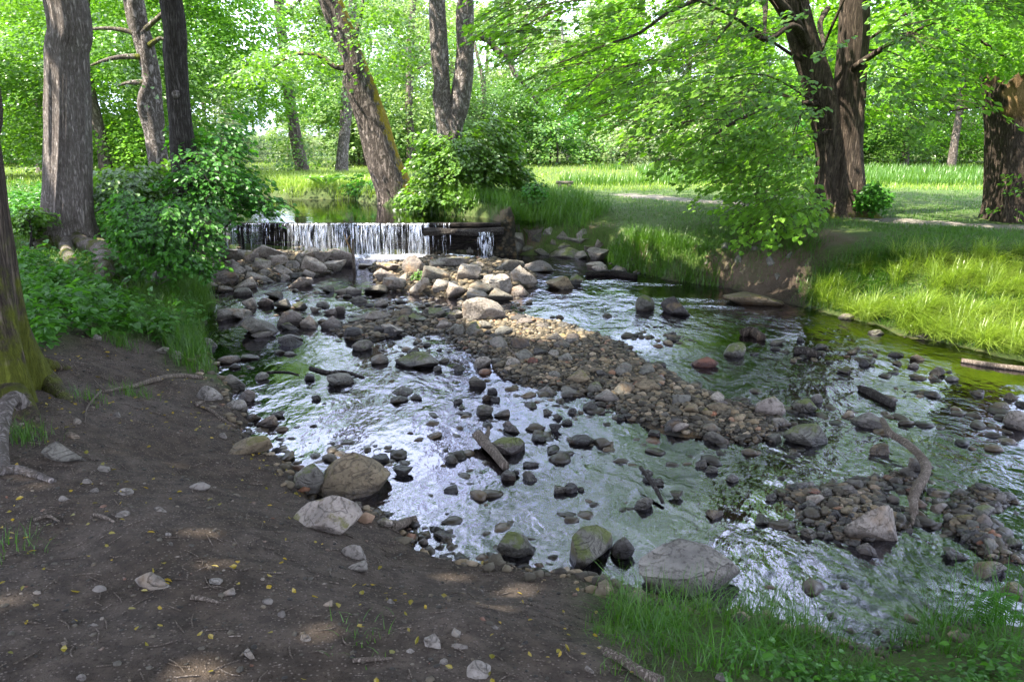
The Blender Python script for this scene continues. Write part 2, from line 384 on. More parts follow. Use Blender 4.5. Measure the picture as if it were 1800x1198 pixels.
def gravel_mat(name, mul, wet):
    k = N(name); r = k.attr('rnd'); p = k.pos()
    c = k.ramp(r, [(0, (.028, .026, .022)), (.35, (.068, .064, .052)), (.65, (.11, .10, .078)), (.84, (.145, .12, .082)), (.95, (.24, .215, .18)), (1, (.16, .075, .045))])
    c = k.mix(1, c, mul, 'MULTIPLY')
    c = k.mix(k.step(k.noise(30, 4, .6, p), .4, .7), k.mix(1, c, (.7, .68, .64), 'MULTIPLY'), c)
    rough = .8
    if wet:
        pz = k.n('SeparateXYZ', {0: p}).outputs[2]; wt = k.step(pz, .06, .015)
        c = k.mix(wt, c, k.mix(1, c, (.35, .33, .31), 'MULTIPLY')); rough = k.math('SUBTRACT', .82, k.math('MULTIPLY', wt, .5))
    return k.pbr(c, rough, k.bump(k.noise(50, 4, .6, p), .5, .01), .3)
M['gravel'] = gravel_mat('gravel', (1.35, 1.22, 1.0), True)
M['gravel_soil'] = gravel_mat('gravel_soil', (.9, .86, .82), False)

# ------------------------------------------------------------------ ground sheet
nx, ny = len(gx), len(gy)
ii = np.arange(nx*ny).reshape(ny, nx)
quads = np.stack([ii[:-1, :-1], ii[:-1, 1:], ii[1:, 1:], ii[1:, :-1]], -1).reshape(-1, 4)
fx_, fy_ = XX.ravel(), YY.ravel()
sd_ = sdist(fx_, fy_, STREAM); soil_ = sdist(fx_, fy_, SOIL)
ACC = P(1350, 505, .15)[:2]
a_bed = ss(.16, -.06, sd_+.42*fbm(fx_*2.2, fy_*2.2, 4, 15))*(fy_ < WEIR_Y+.3)
a_bed = np.maximum(a_bed, ss(.1, -.2, sdist(fx_, fy_, POND)))
a_grass = ss(-.25, .35, soil_+.5*fbm(fx_*1.5, fy_*1.5, 3, 51))
acc_ = np.exp(-((fx_-ACC[0])**2/.45+(fy_-ACC[1])**2/.35))
a_grass *= 1-np.clip(acc_*1.7, 0, 1)
rs = seg_dist(fx_, fy_, RIGHT)
a_bank = ss(.75, .25, rs)*ss(0, .05, sd_)*(ss(4.0, 3.4, fx_))*(fy_ > 9)*ss(-.12, .1, fbm(fx_*2.2, fy_*2.2, 3, 19))
PATHL = np.array([G1(1095, 343)[:2], G1(1180, 350)[:2], G1(1330, 360)[:2], G1(1550, 388)[:2], G1(1810, 400)[:2]])
WORN = gpoly([(1285, 475), (1420, 465), (1500, 425), (1430, 402), (1330, 415)])
a_bank = np.maximum(a_bank, ss(.25, -.35, sdist(fx_, fy_, WORN)+1.1*fbm(fx_*1.6, fy_*1.6, 3, 29))*.85)
a_path = ss(.55, .2, seg_dist(fx_, fy_, PATHL)+.5*fbm(fx_*2, fy_*2, 2, 61))*.9
ground = obj('ground', mesh('ground', np.stack([fx_, fy_, HX], 1), quads, M['ground'], True,
             {'bed': a_bed, 'grass': a_grass, 'bank': a_bank, 'path': a_path}), kind='structure')

# water sheets
def flat(name, poly, z, mat, margin):
    c = poly.mean(0)
    v = np.column_stack([poly, np.full(len(poly), z)])
    me = mesh(name, v, [np.arange(len(poly))[None]], mat, False)
    return obj(name, me, kind='structure')
flat('stream_water', np.array([[-7.5, WEIR_Y+.02], [-7.5, 3], [-4, 2.0], [4, 1.2], [60, -16], [60, -2], [9, 8], [6, 16], [1.2, WEIR_Y+.02]]), 0.0, M['water'], 0)
flat('pond_water', np.array([[-6.8, WEIR_Y+.12], [.6, WEIR_Y+.12], [1.0, 20], [-2, 28], [-10, 31], [-16, 30], [-12, 20]]), POND_Z, M['pond'], 0)

# ------------------------------------------------------------------ rocks
def ico(sub):
    import bmesh
    bm = bmesh.new(); bmesh.ops.create_icosphere(bm, subdivisions=sub, radius=1.0)
    v = np.array([x.co[:] for x in bm.verts]); f = np.array([[y.index for y in x.verts] for x in bm.faces]); bm.free()
    return norm(v), f
ICO = {s: ico(s) for s in (1, 2, 3, 4, 5)}
def n3(v, s, seed):
    return (vn(v[:, 0]*s+v[:, 2]*s*.7, v[:, 1]*s-v[:, 2]*s*.6, seed)+vn(v[:, 1]*s+5, v[:, 2]*s+v[:, 0]*.5*s, seed+3))-1
def rock_shape(seed, sub=4, planes=14, sharp=.5, rough=.05):
    rg = np.random.default_rng(seed); d, f = ICO[sub]
    n = norm(rg.normal(size=(planes, 3))); h = rg.uniform(.38, .82, planes)
    q = d@n.T; r = np.where(q > .05, h[None]/np.maximum(q, .05), 9).min(1); r = np.minimum(r, 1.25)
    r = r*sharp+(1-sharp)*.85
    r = r*(1+.10*n3(d, 1.3, seed)+rough*n3(d, 4, seed+7)+rough*.5*n3(d, 9, seed+9))
    r = r*(1+.05*np.abs(n3(d, 2.3, seed+21)))
    v = d*r[:, None]
    v = (v-(v.max(0)+v.min(0))/2)/(v.max(0)-v.min(0))      # unit box
    v[:, :2] *= (1.0-.42*v[:, 2:3])                         # broad foot
    v = v/np.array([np.ptp(v[:, 0]), np.ptp(v[:, 1]), 1.0])
    return v, f
ROCKS = {}
def rock_mesh(kind, var, mat, sub=4):
    key = (kind, var, mat, sub)
    if key not in ROCKS:
        p = {'ang': (8, 1.0, .03), 'round': (16, .66, .03), 'block': (7, 1.0, .02), 'cob': (10, .95, .03), 'slab': (18, .95, .02)}[kind]
        v, f = rock_shape({'ang': 100, 'round': 200, 'block': 300, 'cob': 400, 'slab': 500}[kind]+var, sub, *p)
        if kind == 'slab':
            top_ = -.08+.10*v[:, 0]*math.sin(var*2.1)+.10*v[:, 1]*math.cos(var*1.7)+.03*n3(v, 5, var)
            v[:, 2] = np.minimum(v[:, 2], top_); v = (v-(v.max(0)+v.min(0))/2)/np.ptp(v, axis=0)
        ROCKS[key] = mesh('stone', v, f, M[mat], True)
    return ROCKS[key]
def put_rock(x0, x1, y0, y1, label, cat='rock', group=None, kind='ang', mat='rock_grey', var=None, sub=4, name='rock', rz=None, flatm=.25, sink=.3, tilt=.12):
    cx = (x0+x1)/2; p = G1(cx, y1)
    if p[2] < 0: p = P(cx, y1, 0.0)
    dpt = math.hypot(p[1], CAM_Z-p[2]); m = dpt/F*1.0
    wd = (x1-x0)*m; hm = (y1-y0)*m; e = math.atan2(CAM_Z-p[2], p[1])
    dp = wd*RNG.uniform(.65, .9)
    h = max((hm-dp*.6*math.sin(e))/math.cos(e), flatm*wd)
    h = min(h, .52*wd) if cat == 'stone' else min(h, .95*wd)
    hh = h/(1-sink)
    o = obj(name, rock_mesh(kind, int(RNG.integers(0, 10)) % 5 if var is None else var, mat, sub))
    o.scale = (wd*1.04, dp, hh)
    o.rotation_euler = (RNG.normal(0, tilt), RNG.normal(0, tilt), (RNG.uniform(-.5, .5)+RNG.choice([0, math.pi])) if rz is None else rz)
    d2 = np.array([p[0], p[1]]); d2 = d2*(1+dp*.42/np.linalg.norm(d2))
    o.location = (d2[0], d2[1], p[2]+hh*(.5-sink))
    return tag(o, label, cat, group)
COLW = {'rock_pale': 'pale tan grey', 'rock_light_moss': 'pale moss tinged', 'rock_grey': 'plain grey', 'rock_moss': 'green mossy', 'rock_brown': 'brownish', 'rock_dark': 'blackish', 'rock_soil': 'dusty grey'}
SHPW = {'slab': 'flat topped', 'ang': 'angular', 'block': 'blocky', 'cob': 'faceted', 'round': 'rounded'}
def grow(q, f): return ((q[0]+q[1])/2-(q[1]-q[0])*f/2, (q[0]+q[1])/2+(q[1]-q[0])*f/2, q[3]-(q[3]-q[2])*(1+(f-1)*.8), q[3])
def many(lst, tail, cat, group, kinds, mats, f=1.0, **kw):
    for q in lst:
        k_, m_ = str(RNG.choice(kinds)), str(RNG.choice(mats))
        put_rock(*grow(q, f), SHPW[k_]+' '+COLW[m_]+' '+tail, cat, group, k_, m_, **kw)
def zr(ox, oy, s, lst):
    return [(ox+a/s, ox+b/s, oy+c/s, oy+d/s) for a, b, c, d in lst]
# boulders one can name
put_rock(563, 690, 783, 874, 'largest boulder, olive brown with a flat sloping top, leaning on the near bank', mat='rock_brown', kind='round', var=7, sub=5, rz=.35)
put_rock(515, 577, 815, 870, 'rounded grey green boulder tucked against the olive brown boulder', mat='rock_moss', kind='round', sub=5)
put_rock(520, 642, 866, 938, 'pointed grey green boulder with a ridge, standing on the soil bank', mat='rock_light_moss', kind='ang', var=2, sub=5, rz=.2)
put_rock(873, 945, 934, 980, 'squat grey mossy boulder in the water near the soil bank', mat='rock_moss', kind='round', var=2, sub=5)
put_rock(993, 1092, 920, 998, 'dark mossy block in the water beside the flat slab', mat='rock_moss', kind='block', var=1, sub=5, rz=.5)
put_rock(1075, 1113, 945, 982, 'small black wet stone behind the dark mossy block', mat='rock_dark', kind='round')
put_rock(1118, 1292, 966, 1044, 'large flat pale grey slab lying beside the near grass', mat='rock_pale', kind='slab', var=4, sub=5, rz=.1, flatm=.26, sink=.3, tilt=.02)
put_rock(1483, 1568, 878, 950, 'large grey boulder with pale veins among the cobbles', mat='rock_pale', kind='ang', var=7, sub=5)
put_rock(860, 923, 764, 799, 'smooth stone covered in bright green moss beside the forked branch', mat='rock_moss', kind='round', var=4, sub=5)
put_rock(813, 882, 520, 566, 'sunlit wedge shaped boulder on the bright gravel bar', mat='rock_pale', kind='block', var=6, sub=5, rz=.6)
put_rock(420, 487, 551, 590, 'grey triangular boulder standing in the left channel', mat='rock_grey', kind='ang', var=8, sub=5)
put_rock(698, 774, 613, 647, 'low mossy rock at the left tip of the gravel bar', mat='rock_moss', kind='cob', sub=5)
put_rock(1327, 1377, 694, 732, 'round grey green boulder at the end of the gravel bar', mat='rock_light_moss', kind='round', sub=5)
put_rock(1393, 1433, 698, 724, 'dark mossy stone with a pale stone behind it', mat='rock_moss', kind='round')
put_rock(1425, 1446, 690, 708, 'small pale stone behind a dark mossy stone', mat='rock_pale', kind='cob')
put_rock(1378, 1453, 740, 783, 'broad mossy boulder at the foot of the gravel bar', mat='rock_moss', kind='round', var=6, sub=5)
put_rock(1497, 1552, 721, 752, 'pyramid shaped grey mossy rock alone in the right channel', mat='rock_light_moss', kind='ang', var=1, sub=5)
put_rock(1764, 1812, 718, 754, 'rounded pale boulder in the right channel opposite the grass bank', mat='rock_pale', kind='round')
put_rock(1270, 1313, 601, 627, 'smooth dark boulder with a green cap in the right channel', mat='rock_moss', kind='round')
put_rock(1217, 1261, 626, 646, 'purple brown rounded stone in the right channel', mat='rock_red', kind='round')
put_rock(1114, 1152, 517, 546, 'round mossy green boulder below the far bank', mat='rock_moss', kind='round')
put_rock(1156, 1216, 519, 553, 'dark angular boulder beside the round mossy one', mat='rock_dark', kind='ang')
put_rock(403, 483, 764, 799, 'flat brown stone set in the edge of the soil path', mat='rock_brown', kind='cob')
put_rock(446, 502, 431, 458, 'pale squared block resting before the weir boards', mat='rock_pale', kind='slab', var=2, rz=.1)
put_rock(526, 562, 433, 455, 'rock capped with yellow moss in front of the falls', mat='rock_light_moss', kind='ang')
put_rock(1278, 1378, 511, 538, 'flat sandy ledge at the foot of the trodden bank', mat='rock_brown', kind='block', flatm=.12)
put_rock(240, 305, 1000, 1036, 'pale slanted stone half sunk in the bare soil', mat='rock_soil', kind='ang', sink=.45, name='stone', cat='stone')
put_rock(600, 640, 946, 981, 'long pale stone lying on the soil near the pointed boulder', mat='rock_soil', kind='cob', sink=.45, name='stone', cat='stone')
put_rock(744, 777, 1102, 1137, 'grey upright flake stone in the bare soil', mat='rock_soil', kind='ang', sink=.3, name='stone', cat='stone')
put_rock(822, 864, 1160, 1192, 'round grey stone with a grass sprig on the bare soil', mat='rock_soil', kind='round', sink=.4, name='stone', cat='stone')
put_rock(77, 143, 770, 812, 'dark stone below the mossy trunk with roots', mat='rock_grey', kind='ang', sink=.3)
put_rock(252, 296, 472, 515, 'grey boulder half hidden in the weeds by the big trunk', mat='rock_grey', kind='ang', sink=.2)
pile = zr(360, 360, 3, [(1050, 1165, 280, 365), (1160, 1275, 330, 405), (1310, 1450, 318, 400), (1085, 1190, 388, 460), (1220, 1330, 400, 460), (1285, 1405, 415, 485), (1410, 1515, 415, 468), (1510, 1610, 380, 465),
  (1615, 1740, 330, 425), (1560, 1680, 285, 350), (1515, 1615, 455, 505), (1615, 1705, 425, 480), (1390, 1500, 468, 498), (1240, 1390, 280, 325), (945, 1060, 390, 450), (920, 1020, 310, 360), (900, 1000, 340, 400),
  (840, 945, 430, 470), (745, 820, 430, 470), (1470, 1530, 370, 430), (600, 670, 430, 460), (690, 740, 440, 475), (1190, 1260, 290, 330), (1400, 1470, 300, 330), (1020, 1080, 360, 400), (860, 920, 300, 320), (820, 880, 310, 330)])
many(pile, 'rock in the sunlit heap in mid stream below the weir', 'rock', 'rocks heaped in mid stream', ['ang', 'slab', 'block', 'ang'], ['rock_pale', 'rock_pale', 'rock_pale', 'rock_light_moss', 'rock_grey'], 1.22)
lp = zr(360, 360, 3, [(90, 225, 235, 295), (480, 545, 260, 320), (530, 630, 285, 360), (640, 735, 300, 350), (660, 780, 245, 320), (580, 650, 250, 300), (465, 565, 385, 435), (500, 575, 350, 385), (245, 340, 290, 350),
  (360, 460, 320, 370), (100, 205, 320, 375), (150, 260, 400, 450), (230, 300, 360, 400), (280, 360, 375, 410), (40, 110, 350, 410), (0, 70, 320, 360), (340, 430, 270, 320), (160, 240, 445, 480), (220, 280, 250, 300), (380, 450, 370, 400), (60, 165, 350, 420),
  (430, 490, 300, 340), (300, 360, 340, 375), (120, 180, 290, 330), (200, 250, 320, 360), (450, 510, 360, 390), (10, 60, 400, 440), (80, 140, 430, 460)])
many(lp, 'rock strewn between the weir foot and the leafy bank', 'rock', 'rocks below the weir by the leafy bank', ['ang', 'slab', 'block', 'ang'], ['rock_pale', 'rock_pale', 'rock_grey', 'rock_light_moss'], 1.25)
ml = zr(360, 360, 3, [(75, 225, 540, 600), (260, 365, 660, 700), (315, 400, 455, 495), (290, 365, 485, 535), (205, 285, 490, 545), (365, 445, 500, 550), (465, 535, 508, 550), (400, 520, 560, 640), (500, 600, 585, 650), (605, 735, 590, 655),
  (405, 500, 620, 660), (740, 825, 645, 690), (630, 690, 545, 580), (690, 740, 535, 575), (850, 980, 560, 615), (1000, 1095, 580, 630), (800, 900, 570, 610), (940, 1040, 640, 690), (1080, 1160, 585, 615), (1145, 1190, 545, 580), (1185, 1270, 550, 600),
  (1035, 1090, 545, 590), (590, 660, 510, 540), (760, 830, 600, 625), (405, 515, 695, 720), (1320, 1370, 630, 690), (1380, 1450, 620, 690), (1290, 1360, 560, 610), (780, 850, 480, 515), (905, 965, 500, 535), (555, 610, 540, 565), (840, 900, 620, 645), (900, 950, 600, 630)])
many(ml, 'rock in the row across the left channel', 'rock', 'rocks rowed across the left channel', ['ang', 'slab', 'cob', 'block'], ['rock_moss', 'rock_grey', 'rock_light_moss', 'rock_pale', 'rock_grey'], 1.15)
re_ = zr(600, 400, 3, [(850, 955, 70, 140), (1115, 1260, 105, 160), (1090, 1150, 60, 105), (1015, 1105, 110, 145), (1225, 1300, 125, 165), (1300, 1400, 115, 170), (860, 960, 25, 75), (960, 1060, 0, 60), (1200, 1300, 50, 100), (970, 1110, 180, 235),
  (1430, 1515, 205, 250), (1325, 1420, 195, 235), (1300, 1390, 185, 215), (640, 730, 100, 135), (740, 810, 105, 140), (1000, 1060, 30, 80), (1280, 1340, 90, 130), (1060, 1120, 0, 40), (1130, 1200, 20, 60), (1340, 1400, 70, 115), (900, 950, -20, 20), (1240, 1300, 10, 50), (960, 1010, 95, 130), (1150, 1210, 70, 105)])
many(re_, 'tumbled rock where the weir ends', 'rock', 'tumbled rocks at the weir end', ['ang', 'slab', 'cob', 'block'], ['rock_grey', 'rock_moss', 'rock_grey', 'rock_pale'], 1.15)
put_rock(958, 1017, 482, 509, 'brown boulder in the current right of the sunlit heap', mat='rock_brown', kind='cob', sub=5)
put_rock(1000, 1027, 480, 500, 'mossy stone leaning on the brown boulder in the current', mat='rock_moss', kind='cob')
mid = zr(600, 400, 3, [(715, 800, 915, 990), (810, 885, 960, 1000), (1270, 1355, 915, 965), (1110, 1160, 975, 1010), (960, 1035, 920, 950), (840, 945, 1020, 1080), (1095, 1160, 1025, 1075), (1005, 1080, 1090, 1130), (1165, 1215, 1010, 1040), (1485, 1530, 955, 1010),
  (1450, 1490, 980, 1015), (160, 245, 670, 720), (60, 160, 590, 650), (20, 105, 525, 580), (220, 310, 520, 575), (180, 260, 510, 560), (270, 375, 855, 880), (360, 420, 875, 905), (265, 350, 885, 925), (590, 640, 900, 930),
  (680, 760, 770, 840), (770, 820, 835, 880), (745, 800, 880, 915), (790, 835, 885, 920), (1700, 1797, 970, 1070), (1200, 1340, 1090, 1150), (1620, 1680, 1070, 1105), (-70, 65, 765, 830), (615, 650, 930, 955), (1060, 1110, 955, 985), (1190, 1240, 950, 980)]) + \
  zr(600, 798, 3, [(275, 370, 65, 115), (545, 615, 170, 205), (845, 920, 95, 140), (950, 1030, 70, 140), (895, 940, 78, 115), (1120, 1185, 165, 210), (1180, 1245, 145, 205), (1245, 1280, 160, 195), (960, 1035, 40, 70), (1735, 1797, 145, 235),
  (1590, 1640, 65, 110), (1650, 1700, 115, 165), (1590, 1650, 115, 150), (1540, 1640, 210, 290), (550, 620, 0, 50), (170, 250, 5, 45)]) + \
  zr(0, 400, 3, [(1350, 1415, 760, 805), (1470, 1590, 570, 625), (1440, 1500, 640, 665), (1500, 1560, 650, 675), (1280, 1360, 670, 700), (1645, 1690, 865, 910), (1610, 1660, 760, 805), (1730, 1797, 780, 840)])
many(mid, 'wet stone rising from the rippled water', 'stone', 'dark wet stones in the rippled water', ['cob', 'slab', 'round', 'ang'], ['rock_dark', 'rock_dark', 'rock_grey', 'rock_moss'], 1.1, name='stone', flatm=.28)
bar = zr(600, 400, 3, [(1150, 1260, 840, 890), (700, 790, 670, 735), (790, 850, 680, 720), (870, 940, 665, 730), (590, 650, 705, 755), (485, 530, 715, 755), (1120, 1210, 590, 635), (1030, 1100, 500, 530), (1145, 1200, 495, 530), (595, 650, 510, 565), (665, 725, 500, 570), (560, 640, 440, 490)])
many(bar, 'stone lying on the gravel bar', 'stone', 'stones on the gravel bar', ['cob', 'ang'], ['rock_grey', 'rock_pale', 'rock_grey'], 1.1, name='stone')
put_rock(1028, 1060, 668, 690, 'green mossy stone on the shaded half of the gravel bar', 'stone', None, 'round', 'rock_moss', name='stone')
for q, l in (((1111, 1127, 668, 682), 'red brick fragment on the shaded gravel bar near the right channel'), ((928, 947, 628, 639), 'red brick fragment on the gravel bar near its sunlit end'), ((1413, 1444, 861, 872), 'long red brick fragment in the cobbles before the veined boulder')):
    put_rock(*q, l, 'brick', None, 'block', 'rock_red', name='brick_fragment')
rc = zr(1200, 400, 3, [(460, 545, 585, 620), (1195, 1270, 665, 700), (1310, 1380, 735, 780), (1620, 1710, 920, 970), (980, 1080, 1140, 1198), (930, 990, 690, 730), (820, 910, 450, 485), (980, 1050, 535, 565), (1190, 1240, 710, 740), (820, 890, 730, 770), (1080, 1150, 650, 680), (870, 920, 640, 665), (700, 760, 610, 640), (1390, 1450, 780, 810), (1290, 1340, 770, 800), (1540, 1600, 850, 880), (1700, 1760, 870, 905), (1110, 1160, 700, 725), (600, 640, 570, 600), (1190, 1240, 535, 560), (1240, 1320, 560, 585), (1690, 1780, 430, 450)])
many(rc, 'low stone breaking the surface of the right channel', 'stone', 'low stones in the right channel', ['cob', 'round', 'ang'], ['rock_grey', 'rock_brown', 'rock_pale', 'rock_moss', 'rock_dark'], 1.1, name='stone', flatm=.25)
sp = zr(1200, 798, 3, [(70, 125, 0, 70), (125, 185, 35, 100), (230, 290, 80, 145), (130, 210, 270, 340), (385, 460, 310, 370), (500, 560, 325, 375), (800, 865, 340, 420), (620, 700, 385, 440), (700, 750, 405, 435), (745, 790, 395, 450), (785, 850, 400, 450), (880, 930, 425, 485), (920, 1010, 465, 530),
  (910, 1020, 390, 455), (435, 495, 205, 245), (485, 555, 185, 225), (640, 700, 240, 290), (830, 920, 160, 215), (860, 945, 125, 180), (1090, 1155, 115, 160), (1140, 1230, 65, 125), (1195, 1305, 0, 95), (1290, 1340, 170, 210), (990, 1090, 150, 200), (1080, 1140, 200, 255), (1030, 1080, 210, 260),
  (1375, 1430, 300, 350), (1305, 1390, 270, 300), (1540, 1690, 570, 640), (1660, 1797, 680, 770), (1380, 1490, 500, 560), (1600, 1680, 260, 290), (1520, 1640, 290, 330), (640, 700, 340, 370), (560, 600, 390, 420), (740, 800, 280, 330), (1500, 1560, 330, 370), (1640, 1700, 400, 440), (1560, 1620, 420, 460), (1700, 1780, 440, 490), (1460, 1530, 420, 460)])
many(sp, 'stone in the cobble spits around the veined boulder', 'stone', 'stones of the cobble spits', ['cob', 'cob', 'round', 'ang'], ['rock_grey', 'rock_grey', 'rock_pale', 'rock_moss', 'rock_brown'], 1.1, name='stone', flatm=.35)
ls = zr(0, 400, 3, [(680, 760, 490, 530), (820, 890, 620, 665), (900, 970, 640, 690), (1055, 1145, 575, 630), (1165, 1310, 765, 855), (1250, 1360, 845, 915), (1040, 1170, 825, 910), (1200, 1300, 900, 960), (1285, 1370, 975, 1020), (1355, 1460, 990, 1050), (1430, 1500, 960, 1000), (1150, 1265, 670, 715), (1150, 1300, 415, 485)]) + zr(600, 798, 3, [(180, 280, 330, 380), (475, 590, 400, 450), (40, 110, 250, 300), (410, 460, 430, 475)])
many(ls, 'stone lodged in the edge of the soil bank', 'stone', 'stones along the soil bank edge', ['cob', 'ang', 'round'], ['rock_grey', 'rock_light_moss', 'rock_pale'], 1.0, name='stone')
eb = [(1206, 1232, 428, 444), (1236, 1256, 440, 452), (1258, 1284, 424, 438), (1290, 1312, 446, 460), (1318, 1336, 430, 441), (1345, 1372, 448, 462), (1228, 1250, 452, 464), (1272, 1292, 456, 468), (1380, 1400, 440, 452), (1405, 1432, 452, 466), (1300, 1318, 470, 480), (1360, 1376, 478, 488), (1330, 1342, 492, 500)]
many(eb, 'stone poking out of the eroded bank below the great linden', 'stone', 'stones in the eroded far bank', ['cob', 'ang'], ['rock_grey', 'rock_moss', 'rock_brown'], 1.0, name='stone', sink=.45)
bk = zr(0, 798, 3, [(1100, 1175, 655, 685), (1165, 1240, 710, 745), (610, 705, 175, 215), (500, 580, 55, 90), (435, 490, 125, 155), (475, 525, 175, 200), (1280, 1350, 1010, 1075), (405, 460, 1140, 1190), (1460, 1510, 805, 860), (1700, 1755, 775, 805), (1385, 1440, 760, 790), (1585, 1640, 940, 985), (480, 560, 700, 725), (480, 520, 885, 905),
  (320, 355, 985, 1005), (310, 360, 215, 245), (995, 1110, 150, 190), (615, 685, 295, 330), (810, 875, 270, 305), (860, 910, 410, 430), (885, 920, 465, 480)]) + zr(600, 798, 3, [(570, 630, 900, 960), (345, 385, 1005, 1050), (520, 560, 1060, 1105), (20, 140, 590, 620), (720, 750, 710, 730), (240, 280, 760, 790), (585, 660, 1000, 1030), (1280, 1330, 1105, 1150), (790, 830, 900, 920)]) + zr(1200, 798, 3, [(170, 240, 1140, 1195)]) + zr(0, 400, 3, [(590, 640, 960, 1000), (360, 430, 1000, 1035), (480, 540, 550, 590), (1150, 1200, 1065, 1110), (330, 410, 1070, 1105)])
many(bk, 'stone set in the bare trodden soil', 'stone', 'stones in the bare soil', ['cob', 'round', 'ang'], ['rock_soil'], 1.0, name='stone', sink=.5, sub=3)

# cobbles on the bar and spits (as objects), then loose gravel
def sample_poly(poly, n, rg=RNG):
    lo = poly.min(0); hi = poly.max(0); out = np.zeros((0, 2))
    while len(out) < n:
        q = rg.uniform(lo, hi, (n*2, 2)); out = np.vstack([out, q[inside(q[:, 0], q[:, 1], poly)]])
    return out[:n]
cob_n = 0
for poly, n, lab, grp, s0, s1 in ((BAR, 120, 'palm sized cobble among the gravel of the mid stream bar', 'cobbles on the gravel bar', .06, .26), (SPIT, 75, 'cobble in the spit around the veined boulder', 'cobbles round the veined boulder', .06, .13), (SPIT2, 45, 'cobble in the spit beside the near grass', 'cobbles by the near grass', .06, .14)):
    for x, y in sample_poly(poly, n):
        s = s0+(s1-s0)*RNG.random()**2; z = max(float(H(x, y)), -.04)
        mt_ = str(RNG.choice(['rock_grey', 'rock_dark', 'rock_grey', 'rock_pale', 'rock_brown']))
        o = obj('cobble', rock_mesh('cob', int(RNG.integers(0, 10)) % 5, mt_, 3))
        o.scale = (s, s*RNG.uniform(.6, .9), s*RNG.uniform(.4, .65)); o.location = (x, y, z+s*.12); o.rotation_euler = (RNG.normal(0, .2), RNG.normal(0, .2), RNG.uniform(0, 6.28))
        tag(o, COLW[mt_]+' '+lab, 'cobble', grp)
def pebbles(name, pts, sizes, mat, sub=1, flat=.55, sink=.15):
    d, f = ICO[sub]; n = len(pts); rg = RNG
    pn = norm(rg.normal(size=(n, 6, 3))); ph = rg.uniform(.5, .95, (n, 1, 6)); qd = np.einsum('vk,npk->nvp', d, pn)
    v = d[None]*(np.minimum(np.where(qd > .05, ph/np.maximum(qd, .05), 9).min(2), 1.2)*(1+.07*rg.normal(size=(n, len(d)))))[..., None]*1.15
    sc = np.stack([sizes, sizes*rg.uniform(.6, .95, n), sizes*flat*rg.uniform(.6, 1.2, n)], 1)*.5
    v = v*sc[:, None, :]; a = rg.uniform(0, 6.28, n); c, s = np.cos(a)[:, None], np.sin(a)[:, None]
    x = v[..., 0]*c-v[..., 1]*s; y = v[..., 0]*s+v[..., 1]*c
    V = np.stack([x+pts[:, 0:1], y+pts[:, 1:2], v[..., 2]+pts[:, 2:3]+sc[:, 2:3]*(1-2*sink)], -1).reshape(-1, 3)
    Fq = (f[None]+(np.arange(n)*len(d))[:, None, None]).reshape(-1, 3)
    return obj(name, mesh(name, V, Fq, mat, True, {'rnd': np.repeat(rg.uniform(0, 1, n), len(d))}), kind='stuff')
q = sample_poly(wpoly([(385, 500), (380, 640), (430, 740), (560, 850), (760, 930), (900, 980), (1080, 1010), (1500, 1090), (1800, 1080), (1800, 670), (1500, 600), (1250, 560), (1000, 530), (940, 520), (640, 520)]), 5200)
q = q[vn(q[:, 0]*1.1, q[:, 1]*1.1, 63)*.6+vn(q[:, 0]*3, q[:, 1]*3, 64)*.4 > .585]
pebbles('wet_stones', np.column_stack([q, np.full(len(q), -.012)]), .022+.12*RNG.power(.27, len(q)), M['gravel'], 2, .45, .25)
lp_ = LEFT[4:20]; k_ = RNG.integers(0, len(lp_)-1, 1500); f_ = RNG.random((1500, 1)); q = lp_[k_]*(1-f_)+lp_[k_+1]*f_+RNG.normal(0, .10, (1500, 2))
pebbles('shore_pebbles', np.column_stack([q, np.maximum(H(q[:, 0], q[:, 1]), -.02)]), .015+.09*RNG.power(.3, 1500), M['gravel'], 1, .55, .3)
pp, sz = [], []
for poly, n, lo, hi in ((BAR, 11000, .02, .09), (SPIT, 1700, .02, .08), (SPIT2, 1300, .02, .08), (PILE, 1600, .03, .13), (LPILE, 1500, .03, .14), (MIDST, 900, .03, .12)):
    q = sample_poly(poly, n); pp.append(q); sz.append(lo+(hi-lo)*RNG.power(.35, n)*RNG.uniform(.5, 1.3, n))
q = sample_poly(wpoly([(395, 470), (360, 575), (420, 740), (540, 850), (800, 985), (1100, 1060), (1800, 1100), (1800, 640), (1450, 560), (1180, 495), (1060, 455)]), 6000)
dens = fbm(q[:, 0]*.5, q[:, 1]*.5, 3, 77); q = q[dens > .02]; pp.append(q); sz.append(RNG.uniform(.03, .12, len(q)))
q = np.vstack(pp); s_ = np.concatenate(sz); z_ = H(q[:, 0], q[:, 1])
pebbles('stream_gravel', np.column_stack([q, z_]), s_, M['gravel'], 1, .5, .3)
q = sample_poly(SOIL, 10500); q = q[(q[:, 1] > 1.4) & (sdist(q[:, 0], q[:, 1], STREAM) > 0.02) & (np.hypot(q[:, 0], q[:, 1]) < 11)]
pebbles('soil_gravel', np.column_stack([q, H(q[:, 0], q[:, 1])]), .006+.03*RNG.power(.28, len(q))*RNG.uniform(.3, 1, len(q)), M['gravel_soil'], 1, .5, .35)

